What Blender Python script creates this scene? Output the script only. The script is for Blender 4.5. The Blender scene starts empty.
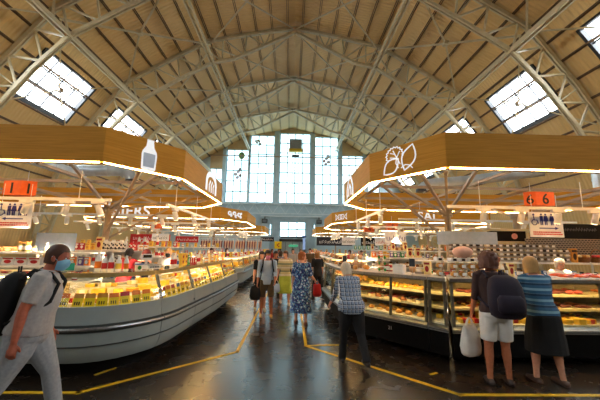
LEDS, CASE, SKYLIGHT, EXPOSURE = 26., 10., 6., 1.6
import bpy, math, random
from math import sin, cos, pi, radians, atan2, sqrt, hypot
from mathutils import Vector, Matrix, Euler
random.seed(11)
RND = random.Random(5)
SC = bpy.context.scene
COL = SC.collection

# ------------------------------------------------------------------ materials
def S(h):
    h = h.lstrip('#'); o = []
    for i in (0, 2, 4):
        c = int(h[i:i+2], 16)/255
        o.append(c/12.92 if c <= .04045 else ((c+.055)/1.055)**2.4)
    return tuple(o) + (1,)
MATS = {}
def mat(name, col, col2=None, rough=.5, metal=0., scale=9., bump=0., emit=0., spec=.5, detail=3., stretch=None, coat=0.):
    if name in MATS: return MATS[name]
    m = bpy.data.materials.new(name); m.use_nodes = True
    nt = m.node_tree; N = nt.nodes; L = nt.links; b = N['Principled BSDF']
    c1 = S(col) if isinstance(col, str) else col
    if col2 is None: c2 = tuple(min(1, x*.86) for x in c1[:3]) + (1,)
    else: c2 = S(col2) if isinstance(col2, str) else col2
    tc = N.new('ShaderNodeTexCoord'); src = tc.outputs['Object']
    if stretch:
        mp = N.new('ShaderNodeMapping'); mp.inputs['Scale'].default_value = stretch
        L.new(src, mp.inputs['Vector']); src = mp.outputs['Vector']
    nz = N.new('ShaderNodeTexNoise'); nz.inputs['Scale'].default_value = scale; nz.inputs['Detail'].default_value = detail
    L.new(src, nz.inputs['Vector'])
    rp = N.new('ShaderNodeValToRGB'); rp.color_ramp.elements[0].position = .35; rp.color_ramp.elements[1].position = .65
    rp.color_ramp.elements[0].color = c1; rp.color_ramp.elements[1].color = c2
    L.new(nz.outputs['Fac'], rp.inputs['Fac']); L.new(rp.outputs['Color'], b.inputs['Base Color'])
    b.inputs['Roughness'].default_value = rough; b.inputs['Metallic'].default_value = metal
    b.inputs['Specular IOR Level'].default_value = spec; b.inputs['Coat Weight'].default_value = coat
    if bump:
        bp = N.new('ShaderNodeBump'); bp.inputs['Strength'].default_value = bump; bp.inputs['Distance'].default_value = .01
        L.new(nz.outputs['Fac'], bp.inputs['Height']); L.new(bp.outputs['Normal'], b.inputs['Normal'])
    if emit:
        b.inputs['Emission Color'].default_value = c1; b.inputs['Emission Strength'].default_value = emit
    MATS[name] = m; return m
def emis(name, col, st):
    if name in MATS: return MATS[name]
    m = bpy.data.materials.new(name); m.use_nodes = True; nt = m.node_tree; nt.nodes.clear()
    o = nt.nodes.new('ShaderNodeOutputMaterial'); e = nt.nodes.new('ShaderNodeEmission')
    e.inputs['Color'].default_value = S(col); e.inputs['Strength'].default_value = st
    nt.links.new(e.outputs[0], o.inputs[0]); MATS[name] = m; return m
def glass(name, tint=(1, 1, 1, 1), gloss=1., rough=.02, base=None, basefac=0.):
    if name in MATS: return MATS[name]
    m = bpy.data.materials.new(name); m.use_nodes = True; nt = m.node_tree; N = nt.nodes; L = nt.links; N.clear()
    o = N.new('ShaderNodeOutputMaterial'); t = N.new('ShaderNodeBsdfTransparent'); g = N.new('ShaderNodeBsdfGlossy')
    t.inputs['Color'].default_value = tint; g.inputs['Roughness'].default_value = rough
    lw = N.new('ShaderNodeLayerWeight'); lw.inputs['Blend'].default_value = .25
    ma = N.new('ShaderNodeMath'); ma.operation = 'MULTIPLY'; ma.inputs[1].default_value = gloss*.6
    L.new(lw.outputs['Fresnel'], ma.inputs[0]); mx = N.new('ShaderNodeMixShader')
    L.new(ma.outputs[0], mx.inputs[0]); L.new(t.outputs[0], mx.inputs[1]); L.new(g.outputs[0], mx.inputs[2])
    out = mx.outputs[0]
    if basefac:
        d = N.new('ShaderNodeBsdfDiffuse'); d.inputs['Color'].default_value = base
        m2 = N.new('ShaderNodeMixShader'); m2.inputs[0].default_value = basefac
        L.new(out, m2.inputs[1]); L.new(d.outputs[0], m2.inputs[2]); out = m2.outputs[0]
    L.new(out, o.inputs[0]); MATS[name] = m; return m
def pattern(name, kind, cols, scale=20., rough=.75):
    """cloth with a woven or printed pattern"""
    if name in MATS: return MATS[name]
    m = bpy.data.materials.new(name); m.use_nodes = True; nt = m.node_tree; N = nt.nodes; L = nt.links
    b = N['Principled BSDF']; b.inputs['Roughness'].default_value = rough
    tc = N.new('ShaderNodeTexCoord'); cs = [S(c) for c in cols]
    sp = N.new('ShaderNodeSeparateXYZ'); L.new(tc.outputs['Object'], sp.inputs[0])
    def band(sock, k, duty):
        a = N.new('ShaderNodeMath'); a.operation = 'MULTIPLY'; a.inputs[1].default_value = k; L.new(sock, a.inputs[0])
        f = N.new('ShaderNodeMath'); f.operation = 'FRACT'; L.new(a.outputs[0], f.inputs[0])
        g = N.new('ShaderNodeMath'); g.operation = 'LESS_THAN'; g.inputs[1].default_value = duty; L.new(f.outputs[0], g.inputs[0])
        return g.outputs[0]
    def mix(fac, a, c2):
        x = N.new('ShaderNodeMix'); x.data_type = 'RGBA'; L.new(fac, x.inputs[0])
        if isinstance(a, tuple): x.inputs[6].default_value = a
        else: L.new(a, x.inputs[6])
        x.inputs[7].default_value = c2; return x.outputs[2]
    if kind == 'plaid':
        c = mix(band(sp.outputs['Z'], scale, .3), cs[0], cs[1]); c = mix(band(sp.outputs['X'], scale, .3), c, cs[1])
        c = mix(band(sp.outputs['Z'], scale, .09), c, cs[2]); c = mix(band(sp.outputs['X'], scale, .09), c, cs[2])
    elif kind == 'stripe':
        c = mix(band(sp.outputs['Z'], scale, .45), cs[0], cs[1])
        if len(cs) > 2: c = mix(band(sp.outputs['Z'], scale*.5, .2), c, cs[2])
    elif kind == 'floral':
        c = cs[0]
        for i, cc in enumerate(cs[1:]):
            v = N.new('ShaderNodeTexVoronoi'); v.inputs['Scale'].default_value = scale*(1+.37*i)
            mp = N.new('ShaderNodeMapping'); mp.inputs['Location'].default_value = (i*3.1, i*1.7, i*.9)
            L.new(tc.outputs['Object'], mp.inputs[0]); L.new(mp.outputs[0], v.inputs['Vector'])
            g = N.new('ShaderNodeMath'); g.operation = 'LESS_THAN'; g.inputs[1].default_value = .36
            L.new(v.outputs['Distance'], g.inputs[0]); c = mix(g.outputs[0], c, cc)
    L.new(c, b.inputs['Base Color']); MATS[name] = m; return m

# ------------------------------------------------------------------ mesh collector
class MB:
    def __init__(s): s.v = []; s.f = []; s.m = []
    def add(s, vs, fs, mi=0):
        b = len(s.v); s.v += [tuple(p) for p in vs]; s.f += [tuple(b+i for i in f) for f in fs]; s.m += [mi]*len(fs); return s
    def box(s, c, d, rz=0., mi=0):
        x, y, z = d[0]/2, d[1]/2, d[2]/2; C, Sn = cos(rz), sin(rz); vs = []
        for dz in (-z, z):
            for dx, dy in ((-x, -y), (x, -y), (x, y), (-x, y)):
                vs.append((c[0]+dx*C-dy*Sn, c[1]+dx*Sn+dy*C, c[2]+dz))
        return s.add(vs, [(3, 2, 1, 0), (4, 5, 6, 7), (0, 1, 5, 4), (1, 2, 6, 5), (2, 3, 7, 6), (3, 0, 4, 7)], mi)
    def bar(s, a, b, w, h=None, mi=0, up=(0, 0, 1)):
        h = h or w; a = Vector(a); b = Vector(b); d = (b-a).normalized(); u = Vector(up)
        if abs(d.dot(u)) > .98: u = Vector((0, 1, 0))
        r = d.cross(u).normalized(); u = r.cross(d).normalized(); vs = []
        for p in (a, b):
            for i, j in ((-1, -1), (1, -1), (1, 1), (-1, 1)): vs.append(p+r*(i*w/2)+u*(j*h/2))
        return s.add(vs, [(3, 2, 1, 0), (4, 5, 6, 7), (0, 1, 5, 4), (1, 2, 6, 5), (2, 3, 7, 6), (3, 0, 4, 7)], mi)
    def cyl(s, a, b, r0, r1=None, n=10, mi=0):
        return s.tube([a, b], [r0, r0 if r1 is None else r1], n, mi)
    def tube(s, pts, rad, n=10, mi=0, round_ends=False, ecc=None, hint=None):
        pts = [Vector(p) for p in pts]; rings = []
        if not hasattr(rad, '__len__'): rad = [rad]*len(pts)
        prev = None
        for i, p in enumerate(pts):
            d = (pts[min(i+1, len(pts)-1)]-pts[max(i-1, 0)])
            d = d.normalized() if d.length > 1e-9 else Vector((0, 0, 1))
            h = Vector(hint) if hint else (prev if prev is not None else (Vector((0, 0, 1)) if abs(d.z) < .9 else Vector((1, 0, 0))))
            u = h-d*h.dot(d)
            if u.length < 1e-6: u = d.orthogonal()
            u.normalize(); w = d.cross(u); prev = u; r = rad[i]; e = ecc[i] if ecc else 1.
            rings.append([p+u*(r*cos(2*pi*k/n))+w*(r*e*sin(2*pi*k/n)) for k in range(n)])
        if round_ends:
            for end in (0, -1):
                c = pts[end]; d = (pts[0]-pts[1] if end == 0 else pts[-1]-pts[-2]).normalized(); r = rad[end]
                base = rings[end]; ex = []
                for t in (.5, .85):
                    sc = sqrt(1-t*t); ex.append([c+(q-c)*sc+d*(r*t) for q in base])
                rings = (ex[::-1]+rings) if end == 0 else (rings+ex)
        return s.loft(rings, mi)
    def loft(s, rings, mi=0, cap=True):
        n = len(rings[0]); vs = [p for r in rings for p in r]; fs = []
        for i in range(len(rings)-1):
            for k in range(n):
                a = i*n+k; b = i*n+(k+1) % n; fs.append((a, b, b+n, a+n))
        if cap: fs.append(tuple(range(n-1, -1, -1))); fs.append(tuple((len(rings)-1)*n+k for k in range(n)))
        return s.add(vs, fs, mi)
    def lathe(s, prof, c=(0, 0, 0), n=14, mi=0, sx=1., sy=1.):
        rings = [[(c[0]+r*sx*cos(2*pi*k/n), c[1]+r*sy*sin(2*pi*k/n), c[2]+z) for k in range(n)] for r, z in prof]
        return s.loft(rings, mi)
    def ell(s, c, r, nu=12, nv=8, mi=0, rot=None, bump=0., seed=0):
        R = Euler(rot).to_matrix() if rot else None; rings = []; q = random.Random(seed)
        for j in range(nv+1):
            t = -pi/2+pi*j/nv; t = max(min(t, pi/2-.06), -pi/2+.06); ring = []
            for k in range(nu):
                a = 2*pi*k/nu; kk = 1+bump*(q.random()-.5)
                p = Vector((r[0]*cos(t)*cos(a)*kk, r[1]*cos(t)*sin(a)*kk, r[2]*sin(t)*kk))
                if R: p = R @ p
                ring.append(Vector(c)+p)
            rings.append(ring)
        return s.loft(rings, mi)
    def prism(s, poly, z0, z1, mi=0):
        n = len(poly); vs = [(p[0], p[1], z0) for p in poly]+[(p[0], p[1], z1) for p in poly]
        fs = [tuple(range(n-1, -1, -1)), tuple(range(n, 2*n))]+[(k, (k+1) % n, n+(k+1) % n, n+k) for k in range(n)]
        return s.add(vs, fs, mi)
    def build(s, name, mats, parent=None, smooth=35, local=False, bevel=0.):
        me = bpy.data.meshes.new(name); o = bpy.data.objects.new(name, me); COL.objects.link(o)
        vs = s.v
        if parent is not None:
            o.parent = parent
            if not local:
                px_ = wloc(parent); vs = [(x-px_[0], y-px_[1], z-px_[2]) for x, y, z in vs]
        me.from_pydata(vs, [], s.f)
        for m_ in (mats if isinstance(mats, (list, tuple)) else [mats]): me.materials.append(m_)
        me.polygons.foreach_set('material_index', s.m)
        if smooth:
            me.polygons.foreach_set('use_smooth', [True]*len(me.polygons)); me.set_sharp_from_angle(angle=radians(smooth))
        me.update()
        if bevel:
            b = o.modifiers.new('edge', 'BEVEL'); b.width = bevel; b.segments = 2; b.limit_method = 'ANGLE'
        return o
def wloc(o):
    l = Vector(o.location)
    while o.parent is not None: o = o.parent; l = l+Vector(o.location)
    return l
def tag(o, label=None, cat=None, group=None, kind=None):
    if label: o['label'] = label
    if cat: o['category'] = cat
    if group: o['group'] = group
    if kind: o['kind'] = kind
    return o
def thing(name, label, cat, loc=(0, 0, 0), group=None, rz=0.):
    o = bpy.data.objects.new(name, None); COL.objects.link(o); o.location = loc; o.rotation_euler = (0, 0, rz)
    o.empty_display_size = .1
    return tag(o, label, cat, group)
def struct(o): o['kind'] = 'structure'; return o
KIDS = {}
def dup(root, loc, rz=0., label=None, group=None, scale=None):
    r = root.copy(); COL.objects.link(r); r.location = loc; r.rotation_euler = (0, 0, rz)
    if scale: r.scale = (scale,)*3 if not hasattr(scale, '__len__') else scale
    if label: r['label'] = label
    if group: r['group'] = group
    for ch in kids(root):
        c = ch.copy(); COL.objects.link(c); c.parent = r
        for g in kids(ch):
            d = g.copy(); COL.objects.link(d); d.parent = c
    return r
def kids(o):
    if o.name not in KIDS: KIDS[o.name] = [x for x in bpy.data.objects if x.parent == o]
    return KIDS[o.name]
USED = set()
def place(proto, loc, rz=0., label=None, group=None, scale=None):
    """the first call moves the built one itself, later calls copy it"""
    if proto.name not in USED:
        kids(proto); USED.add(proto.name); proto.location = loc; proto.rotation_euler = (0, 0, rz)
        if scale: proto.scale = (scale,)*3 if not hasattr(scale, '__len__') else scale
        if label: proto['label'] = label
        if group: proto['group'] = group
        return proto
    return dup(proto, loc, rz, label, group, scale)
def text_mesh(name, txt, size, m, origin, right, up, depth=.02, parent=None, align='LEFT', bold=0., space=1.):
    cu = bpy.data.curves.new(name, 'FONT'); cu.body = txt; cu.size = size; cu.extrude = depth/2; cu.align_x = align; cu.offset = bold; cu.space_character = space
    t = bpy.data.objects.new(name, cu); COL.objects.link(t)
    dg = bpy.context.evaluated_depsgraph_get(); me = bpy.data.meshes.new_from_object(t.evaluated_get(dg))
    bpy.data.objects.remove(t); bpy.data.curves.remove(cu)
    o = bpy.data.objects.new(name, me); COL.objects.link(o); me.materials.clear(); me.materials.append(m)
    r = Vector(right).normalized(); u = Vector(up).normalized(); n = r.cross(u)
    M = Matrix((r, u, n)).transposed().to_4x4(); M.translation = Vector(origin); me.transform(M)
    if parent is not None: o.parent = parent; me.transform(Matrix.Translation(-wloc(parent)))
    return o
def ribbon(mb, pts, w, org, right, up, closed=False, depth=.015, mi=0):
    """a raised line of width w drawn on a flat face"""
    r = Vector(right).normalized(); u = Vector(up).normalized(); n = r.cross(u); org = Vector(org); k = len(pts)
    P = [Vector((p[0], p[1])) for p in pts]; vs = []; fs = []
    for i in range(k):
        a = P[i-1] if (i or closed) else P[i]; b = P[(i+1) % k] if (i < k-1 or closed) else P[i]
        d = (b-a); d = d.normalized() if d.length else Vector((1, 0)); q = Vector((-d.y, d.x))
        for sgn in (-1, 1):
            c = P[i]+q*(sgn*w/2)
            for dep in (0, depth): vs.append(org+r*c.x+u*c.y+n*dep)
    for i in range(k if closed else k-1):
        a = 4*i; b = 4*((i+1) % k)
        fs += [(a+1, a+3, b+3, b+1), (a, b, b+2, a+2), (a+1, b+1, b, a), (a+2, b+2, b+3, a+3)]
    mb.add(vs, fs, mi)
def face_poly(mb, pts, org, right, up, depth=.012, mi=0, off=0.):
    r = Vector(right).normalized(); u = Vector(up).normalized(); n = r.cross(u); org = Vector(org); k = len(pts)
    vs = [org+r*p[0]+u*p[1]+n*off for p in pts]+[org+r*p[0]+u*p[1]+n*(off+depth) for p in pts]
    mb.add(vs, [tuple(range(k-1, -1, -1)), tuple(range(k, 2*k))]+[(i, (i+1) % k, k+(i+1) % k, k+i) for i in range(k)], mi)
def circ(cx, cy, rx, ry=None, n=18, a0=0., a1=2*pi, open_=False):
    ry = ry or rx; m = n-1 if open_ else n
    return [(cx+rx*cos(a0+(a1-a0)*i/m), cy+ry*sin(a0+(a1-a0)*i/m)) for i in range(n)]

# common materials
m_cream = mat('cream_steel', '#cdbd98', '#c1b08a', rough=.45, scale=3)
m_purlin = mat('brown_purlin', '#6e5236', '#5d452d', rough=.6)
m_wood = mat('canopy_laminate', '#cb8f30', '#bb8127', rough=.6, spec=.12, scale=3, stretch=(.6, .6, 14), detail=4)
m_led = emis('led_white', '#ffc070', LEDS); m_led2 = emis('led_white_dim', '#ffd596', LEDS*.45); m_led3 = emis('led_white_faint', '#ffe6bd', LEDS*.2)
m_white = mat('white_paint', '#e8e6e0', '#dedbd3', rough=.4)
m_black = mat('black_base', '#080707', '#0c0b0b', rough=.6, spec=.15)
m_chrome = mat('brushed_steel', '#b9bab8', '#a2a4a3', rough=.28, metal=.9, scale=20)
m_grey = mat('counter_grey', '#95a09f', '#8b9696', rough=.4, scale=2)
m_dgrey = mat('post_grey', '#6b7070', '#5d6262', rough=.4)
m_brown = mat('taupe_steel', '#a8937a', '#9a846b', rough=.45, scale=3)
m_sign = mat('sign_white', '#efeff2', '#e6e6ea', rough=.4)
m_yel = mat('yellow_floor_paint', '#e6b91c', '#d0a312', rough=.5, scale=14)
m_glass = glass('counter_glass', (.97, .99, .97, 1))
m_dark = mat('dark_metal', '#24211f', '#2f2b28', rough=.5)
m_orange = mat('orange_sign', '#e8641b', '#df5a14', rough=.5)
m_blue = mat('pictogram_blue', '#1d2a8c', '#1a257c', rough=.5)
m_red = mat('print_red', '#c9252b', '#b91f25', rough=.5)
# ------------------------------------------------------------------ hall
ROOF = [(0, 20.45), (7.3, 18.98), (10.7, 16.85), (13.8, 14.95), (16.3, 11.3), (17.7, 8.9), (19, 5), (19.6, 0)]
YW = 45.0; Y0 = -24.0
SKY = (14.9, 13.35, 16.75, 10.55)   # upper and lower edge of the roof lights (x, z)
def roof_mat():
    m = bpy.data.materials.new('corrugated_roof'); m.use_nodes = True; nt = m.node_tree; N = nt.nodes; L = nt.links
    b = N['Principled BSDF']; b.inputs['Roughness'].default_value = .55
    tc = N.new('ShaderNodeTexCoord'); nz = N.new('ShaderNodeTexNoise'); nz.inputs['Scale'].default_value = .8; L.new(tc.outputs['Object'], nz.inputs[0])
    rp = N.new('ShaderNodeValToRGB'); rp.color_ramp.elements[0].color = S('#dfbb7c'); rp.color_ramp.elements[1].color = S('#d5ae6c')
    L.new(nz.outputs['Fac'], rp.inputs[0])
    w = N.new('ShaderNodeTexWave'); w.wave_type = 'BANDS'; w.bands_direction = 'Y'; w.inputs['Scale'].default_value = 1.3
    L.new(tc.outputs['Object'], w.inputs[0])
    bp = N.new('ShaderNodeBump'); bp.inputs['Strength'].default_value = .5; bp.inputs['Distance'].default_value = .06
    L.new(w.outputs['Fac'], bp.inputs['Height']); L.new(bp.outputs[0], b.inputs['Normal'])
    L.new(rp.outputs[0], b.inputs['Base Color']); return m
m_roof = roof_mat()
BAYS = [(-13.3, -8.8), (-5.8, -1.3), (1.7, 6.2), (9.2, 13.7), (16.75, 21.3), (24.25, 29.4), (31.8, 36.3), (39.2, 43.4)]
def build_roof():
    ys = sorted({Y0, YW} | {y for b in BAYS for y in b}); mb = MB()
    for s in (-1, 1):
        prof = ROOF[:4]+[(SKY[0], SKY[1]), (16.3, 11.3), (SKY[2], SKY[3])]+ROOF[5:]
        for (x0, z0), (x1, z1) in zip(prof, prof[1:]):
            hole = x0 >= SKY[0]-.01 and x1 <= SKY[2]+.01
            for a, b in zip(ys, ys[1:]):
                if hole and (a, b) in BAYS: continue
                q = [(s*x0, a, z0), (s*x1, a, z1), (s*x1, b, z1), (s*x0, b, z0)]
                mb.add(q, [(0, 1, 2, 3)])
    o = mb.build('ceiling', m_roof, smooth=0); struct(o)
    sd = o.modifiers.new('thick', 'SOLIDIFY'); sd.thickness = .12; sd.offset = 0
build_roof()
# roof lights: frame, glazing bars and pane
m_frame = mat('dark_frame', '#2e2f33', '#26272b', rough=.5)
m_sky_pane = glass('roof_light_glass', (.93, .95, .97, 1), gloss=.3)
wn = 1
for (ya, yb) in BAYS:
    for s in (-1, 1):
        A = Vector((s*SKY[0], ya, SKY[1])); B = Vector((s*16.3, ya, 11.3)); C_ = Vector((s*SKY[2], ya, SKY[3])); dy = Vector((0, yb-ya, 0))
        mb = MB()
        for p, q in ((A, A+dy), (C_, C_+dy), (A, B), (B, C_), (A+dy, B+dy), (B+dy, C_+dy)): mb.bar(p, q, .16, .3)
        for i in (1, 2, 3): t = dy*(i/4); mb.bar(A+t, B+t, .05, .1); mb.bar(B+t, C_+t, .05, .1)
        M1 = A.lerp(B, .42); M2 = A.lerp(B, .85)
        mb.bar(M1, M1+dy, .07, .1); mb.bar(M2, M2+dy, .07, .1)
        fr = struct(mb.build('window_%d' % wn, m_frame)); wn += 1
        pn = MB(); pn.add([A, B, B+dy, A+dy], [(0, 1, 2, 3)]); pn.add([B, C_, C_+dy, B+dy], [(0, 1, 2, 3)])
        pn.build('pane', m_sky_pane, parent=fr, smooth=0)
        for (P, Q) in ((A, B), (B, C_)):     # portals guide the sky light through the openings
            la = bpy.data.lights.new('roof_light_portal', 'AREA'); la.shape = 'RECTANGLE'; la.size = (Q-P).length; la.size_y = yb-ya
            la.cycles.is_portal = True; lo = bpy.data.objects.new('roof_light_portal', la); COL.objects.link(lo)
            c = (P+Q)/2+dy/2; x = (Q-P).normalized(); yv = Vector((0, 1, 0)); z = x.cross(yv)
            inward = Vector((0, c.y, 5))-c
            if z.dot(inward) > 0: yv = -yv; z = -z
            Mx = Matrix((x, yv, z)).transposed().to_4x4(); Mx.translation = c; lo.matrix_world = Mx
# floor
def floor_mat():
    m = bpy.data.materials.new('polished_concrete'); m.use_nodes = True; nt = m.node_tree; N = nt.nodes; L = nt.links
    b = N['Principled BSDF']; tc = N.new('ShaderNodeTexCoord')
    nz = N.new('ShaderNodeTexNoise'); nz.inputs['Scale'].default_value = .9; nz.inputs['Detail'].default_value = 8; nz.inputs['Roughness'].default_value = .65
    L.new(tc.outputs['Object'], nz.inputs[0])
    rp = N.new('ShaderNodeValToRGB'); rp.color_ramp.elements[0].position = .3; rp.color_ramp.elements[1].position = .7
    rp.color_ramp.elements[0].color = S('#271f18'); rp.color_ramp.elements[1].color = S('#2d241c')
    L.new(nz.outputs['Fac'], rp.inputs[0]); L.new(rp.outputs[0], b.inputs['Base Color'])
    n2 = N.new('ShaderNodeTexNoise'); n2.inputs['Scale'].default_value = 3; n2.inputs['Detail'].default_value = 6; L.new(tc.outputs['Object'], n2.inputs[0])
    r2 = N.new('ShaderNodeMapRange'); r2.inputs['To Min'].default_value = .24; r2.inputs['To Max'].default_value = .30; L.new(n2.outputs['Fac'], r2.inputs[0])
    L.new(r2.outputs[0], b.inputs['Roughness'])
    b.inputs['Specular IOR Level'].default_value = .95
    return m
f = MB(); f.box((0, 10.6, -.1), (39.6, 70, .2)); struct(f.build('floor', floor_mat(), smooth=0))
# floor markings
def mark(pts, w=.055, closed=False):
    mb = MB()
    for a, b in zip(pts, pts[1:]):
        d = Vector((b[0]-a[0], b[1]-a[1], 0)).normalized()*w/2
        mb.bar((a[0]-d.x, a[1]-d.y, .003), (b[0]+d.x, b[1]+d.y, .003), w, .006)
    o = struct(mb.build('trim_%d' % mark.n, m_yel, smooth=0)); mark.n += 1
mark.n = 1
mark([(-9, 4.0), (-2.5, 3.98), (-.87, 5.44), (-.86, 13.5)])
mark([(9, 3.92), (2.11, 3.95), (.31, 5.77), (.32, 13.5)])
mark([(.34, 5.79), (1.05, 5.85)], .05)
mark([(-2.62, 4.5), (-2.5, 4.72)], .04); mark([(2.03, 4.55), (2.13, 4.6)], .04)
mark([(-.9, 14.5), (-.9, 40)]); mark([(.36, 14.5), (.36, 40)])
# walls
m_wall = mat('hall_wall', '#c9b48c', '#bfa981', rough=.7, scale=1)
m_wallg = mat('wall_greygreen', '#b4ccd5', '#a8c0c9', rough=.6, scale=1.2)
WIN = [(-12.6, -10.75, 13.6), (-10.1, -6.75, 17.6), (-6.5, -2.85, 19.1), (-1.95, 2.75, 19.55), (3.5, 7.1, 19.1), (7.75, 11.0, 17.3), (11.7, 13.5, 13.6)]
WB = 8.45
def roof_z(x):
    x = abs(x)
    for (x0, z0), (x1, z1) in zip(ROOF, ROOF[1:]):
        if x0 <= x <= x1: return z0+(z1-z0)*(x-x0)/(x1-x0)
    return 0
def wall_back():
    mb = MB(); t = .5
    def panel(xa, xb, za, fb, mi):     # a piece of wall under a sloping top
        mb.add([(xa, YW, za), (xb, YW, za), (xb, YW, fb(xb)), (xa, YW, fb(xa)), (xa, YW+t, za), (xb, YW+t, za), (xb, YW+t, fb(xb)), (xa, YW+t, fb(xa))],
               [(0, 1, 2, 3), (7, 6, 5, 4), (0, 4, 5, 1), (1, 5, 6, 2), (2, 6, 7, 3), (3, 7, 4, 0)], mi)
    xs = sorted({-19.6, 19.6} | {x for w in WIN for x in w[:2]} | {s*x for x, z in ROOF for s in (-1, 1)})
    for xa, xb in zip(xs, xs[1:]):
        mid = (xa+xb)/2; w = next((w for w in WIN if w[0] <= mid <= w[1]), None)
        if w: panel(xa, xb, w_top(w, mid, xa), roof_z, 0)
        else: panel(xa, xb, WB, roof_z, 1)
    lows = sorted({-19.6, 19.6, -4.2, -2.9, -1.75, 2.2, 3.3, 4.6, -15, -13, 13, 15})
    for xa, xb in zip(lows, lows[1:]):
        if (xa, xb) == (-1.75, 2.2): panel(xa, xb, 5.65, lambda x: WB, 1); panel(xa, xb, 0, lambda x: 3.3, 1)
        elif (xa, xb) in ((-4.2, -2.9), (3.3, 4.6)): panel(xa, xb, 5.3, lambda x: WB, 1); panel(xa, xb, 0, lambda x: 3.5, 1)
        else: panel(xa, xb, 0, lambda x: WB, 1)
    struct(mb.build('wall_back', [m_wall, m_wallg], smooth=0))
def w_top(w, mid, xa): return min(w[2], roof_z(max(abs(w[0]), abs(w[1])))-.55) if abs(mid) > 6 else w[2]
wall_back()
m_pane = None
def frosted():
    m = bpy.data.materials.new('frosted_pane'); m.use_nodes = True; nt = m.node_tree; N = nt.nodes; L = nt.links; N.clear()
    o = N.new('ShaderNodeOutputMaterial'); t = N.new('ShaderNodeBsdfTransparent'); tl = N.new('ShaderNodeBsdfTranslucent')
    tc = N.new('ShaderNodeTexCoord'); nz = N.new('ShaderNodeTexNoise'); nz.inputs['Scale'].default_value = .5; L.new(tc.outputs['Object'], nz.inputs[0])
    rp = N.new('ShaderNodeValToRGB'); rp.color_ramp.elements[0].position = .35; rp.color_ramp.elements[1].position = .65
    rp.color_ramp.elements[0].color = (.37, .45, .475, 1); rp.color_ramp.elements[1].color = (.40, .475, .495, 1)
    L.new(nz.outputs['Fac'], rp.inputs[0]); L.new(rp.outputs[0], t.inputs['Color'])
    tl.inputs['Color'].default_value = (.16, .19, .19, 1)
    mx = N.new('ShaderNodeMixShader'); mx.inputs[0].default_value = .12
    L.new(t.outputs[0], mx.inputs[1]); L.new(tl.outputs[0], mx.inputs[2]); L.new(mx.outputs[0], o.inputs[0]); return m
m_pane = frosted()
m_wf = mat('window_frame_grey', '#8aa5ae', '#7f9aa3', rough=.5)
m_st1 = mat('sticker_green', '#8fbf4a', rough=.6); m_st2 = mat('sticker_ochre', '#b99855', rough=.6); m_st3 = mat('sticker_pink', '#cfc0cf', rough=.6)
def window(xa, xb, za, zb, nx, nz, y=YW+.2, portal=True, fw=.12):
    global wn
    mb = MB()
    for x in (xa, xb): mb.box((x, y, (za+zb)/2), (fw, .2, zb-za+fw))
    for z in (za, zb): mb.box(((xa+xb)/2, y, z), (xb-xa+fw, .2, fw))
    for i in range(1, nx): mb.box((xa+(xb-xa)*i/nx, y, (za+zb)/2), (.13, .1, zb-za))
    for i in range(1, nz): mb.box(((xa+xb)/2, y, za+(zb-za)*i/nz), (xb-xa, .1, .13))
    fr = struct(mb.build('window_%d' % wn, m_wf, smooth=0)); wn += 1
    p = MB(); p.box(((xa+xb)/2, y+.03, (za+zb)/2), (xb-xa, .012, zb-za)); p.build('pane', m_pane, parent=fr, smooth=0)
    if portal:
        la = bpy.data.lights.new('window_portal', 'AREA'); la.shape = 'RECTANGLE'; la.size = xb-xa; la.size_y = zb-za; la.cycles.is_portal = True
        lo = bpy.data.objects.new('window_portal', la); COL.objects.link(lo)
        lo.location = ((xa+xb)/2, y+.15, (za+zb)/2); lo.rotation_euler = (radians(-90), 0, 0)
    return fr
for i, w in enumerate(WIN):
    top = w_top(w, (w[0]+w[1])/2, w[0]); n = 2 if w[1]-w[0] < 2 else (3 if i != 3 else 4)
    fr = window(w[0], w[1], WB, top, n, int((top-WB)/1.5))
    s = MB()
    if i == 1: s.add([(-7.9+.5*cos(a), YW+.18, top-.9+.6*sin(a)) for a in [2*pi*k/12 for k in range(12)]], [tuple(range(12))]); s.build('sticker', m_st1, parent=fr)
    if i == 2:
        for dx, dz in ((0, 0), (.35, .25), (.5, -.15), (-.2, .3), (.15, .4)): s.add([(-5.6+dx+.2*cos(a), YW+.18, top-1.2+dz+.2*sin(a)) for a in [2*pi*k/8 for k in range(8)]], [tuple(range(8))])
        s.build('sticker', m_st2, parent=fr)
    if i in (4, 1):
        s = MB(); X = w[0]+1.7
        for dx, dz in ((0, 0), (.4, .35), (-.3, .5), (.1, .9), (.35, 1.3)): s.add([(X+dx+.27*cos(a), YW+.18, top-4.4+dz+.27*sin(a)) for a in [2*pi*k/9 for k in range(9)]], [tuple(range(9))])
        s.build('sticker', m_st3, parent=fr)
window(-1.7, 2.15, 3.36, 5.6, 3, 2, portal=True); window(-4.15, -2.95, 3.55, 5.25, 2, 2, portal=False); window(3.35, 4.55, 3.55, 5.25, 2, 2, portal=False)
# piers between the tall windows
for k, (xa, xb) in enumerate(((-10.75, -10.1), (-6.75, -6.5), (-2.85, -1.95), (2.75, 3.5), (7.1, 7.75), (11.0, 11.7))):
    mb = MB(); zt = min(roof_z(xa), roof_z(xb))-.4
    mb.box(((xa+xb)/2, YW-.18, (WB+zt)/2), (max(.35, xb-xa-.18), .36, zt-WB)); struct(mb.build('trim_%d' % (20+k), m_wallg, smooth=0))
for k, x in enumerate((-3.55, 3.95)):
    mb = MB(); mb.box((x+(-.1 if x < 0 else .1), YW-.3, 3.2), (1.0, .6, 6.4)); struct(mb.build('trim_%d' % (40+k), m_wallg, smooth=0))
# sill band below the tall windows
mb = MB(); mb.box((.3, YW-.2, 8.3), (27, .4, .3)); struct(mb.build('trim_50', m_wallg, smooth=0))
mb = MB(); mb.bar((-14.5, 44.4, 15.5), (14.5, 44.4, 15.5), .14); struct(mb.build('trim_51', m_brown))
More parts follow.
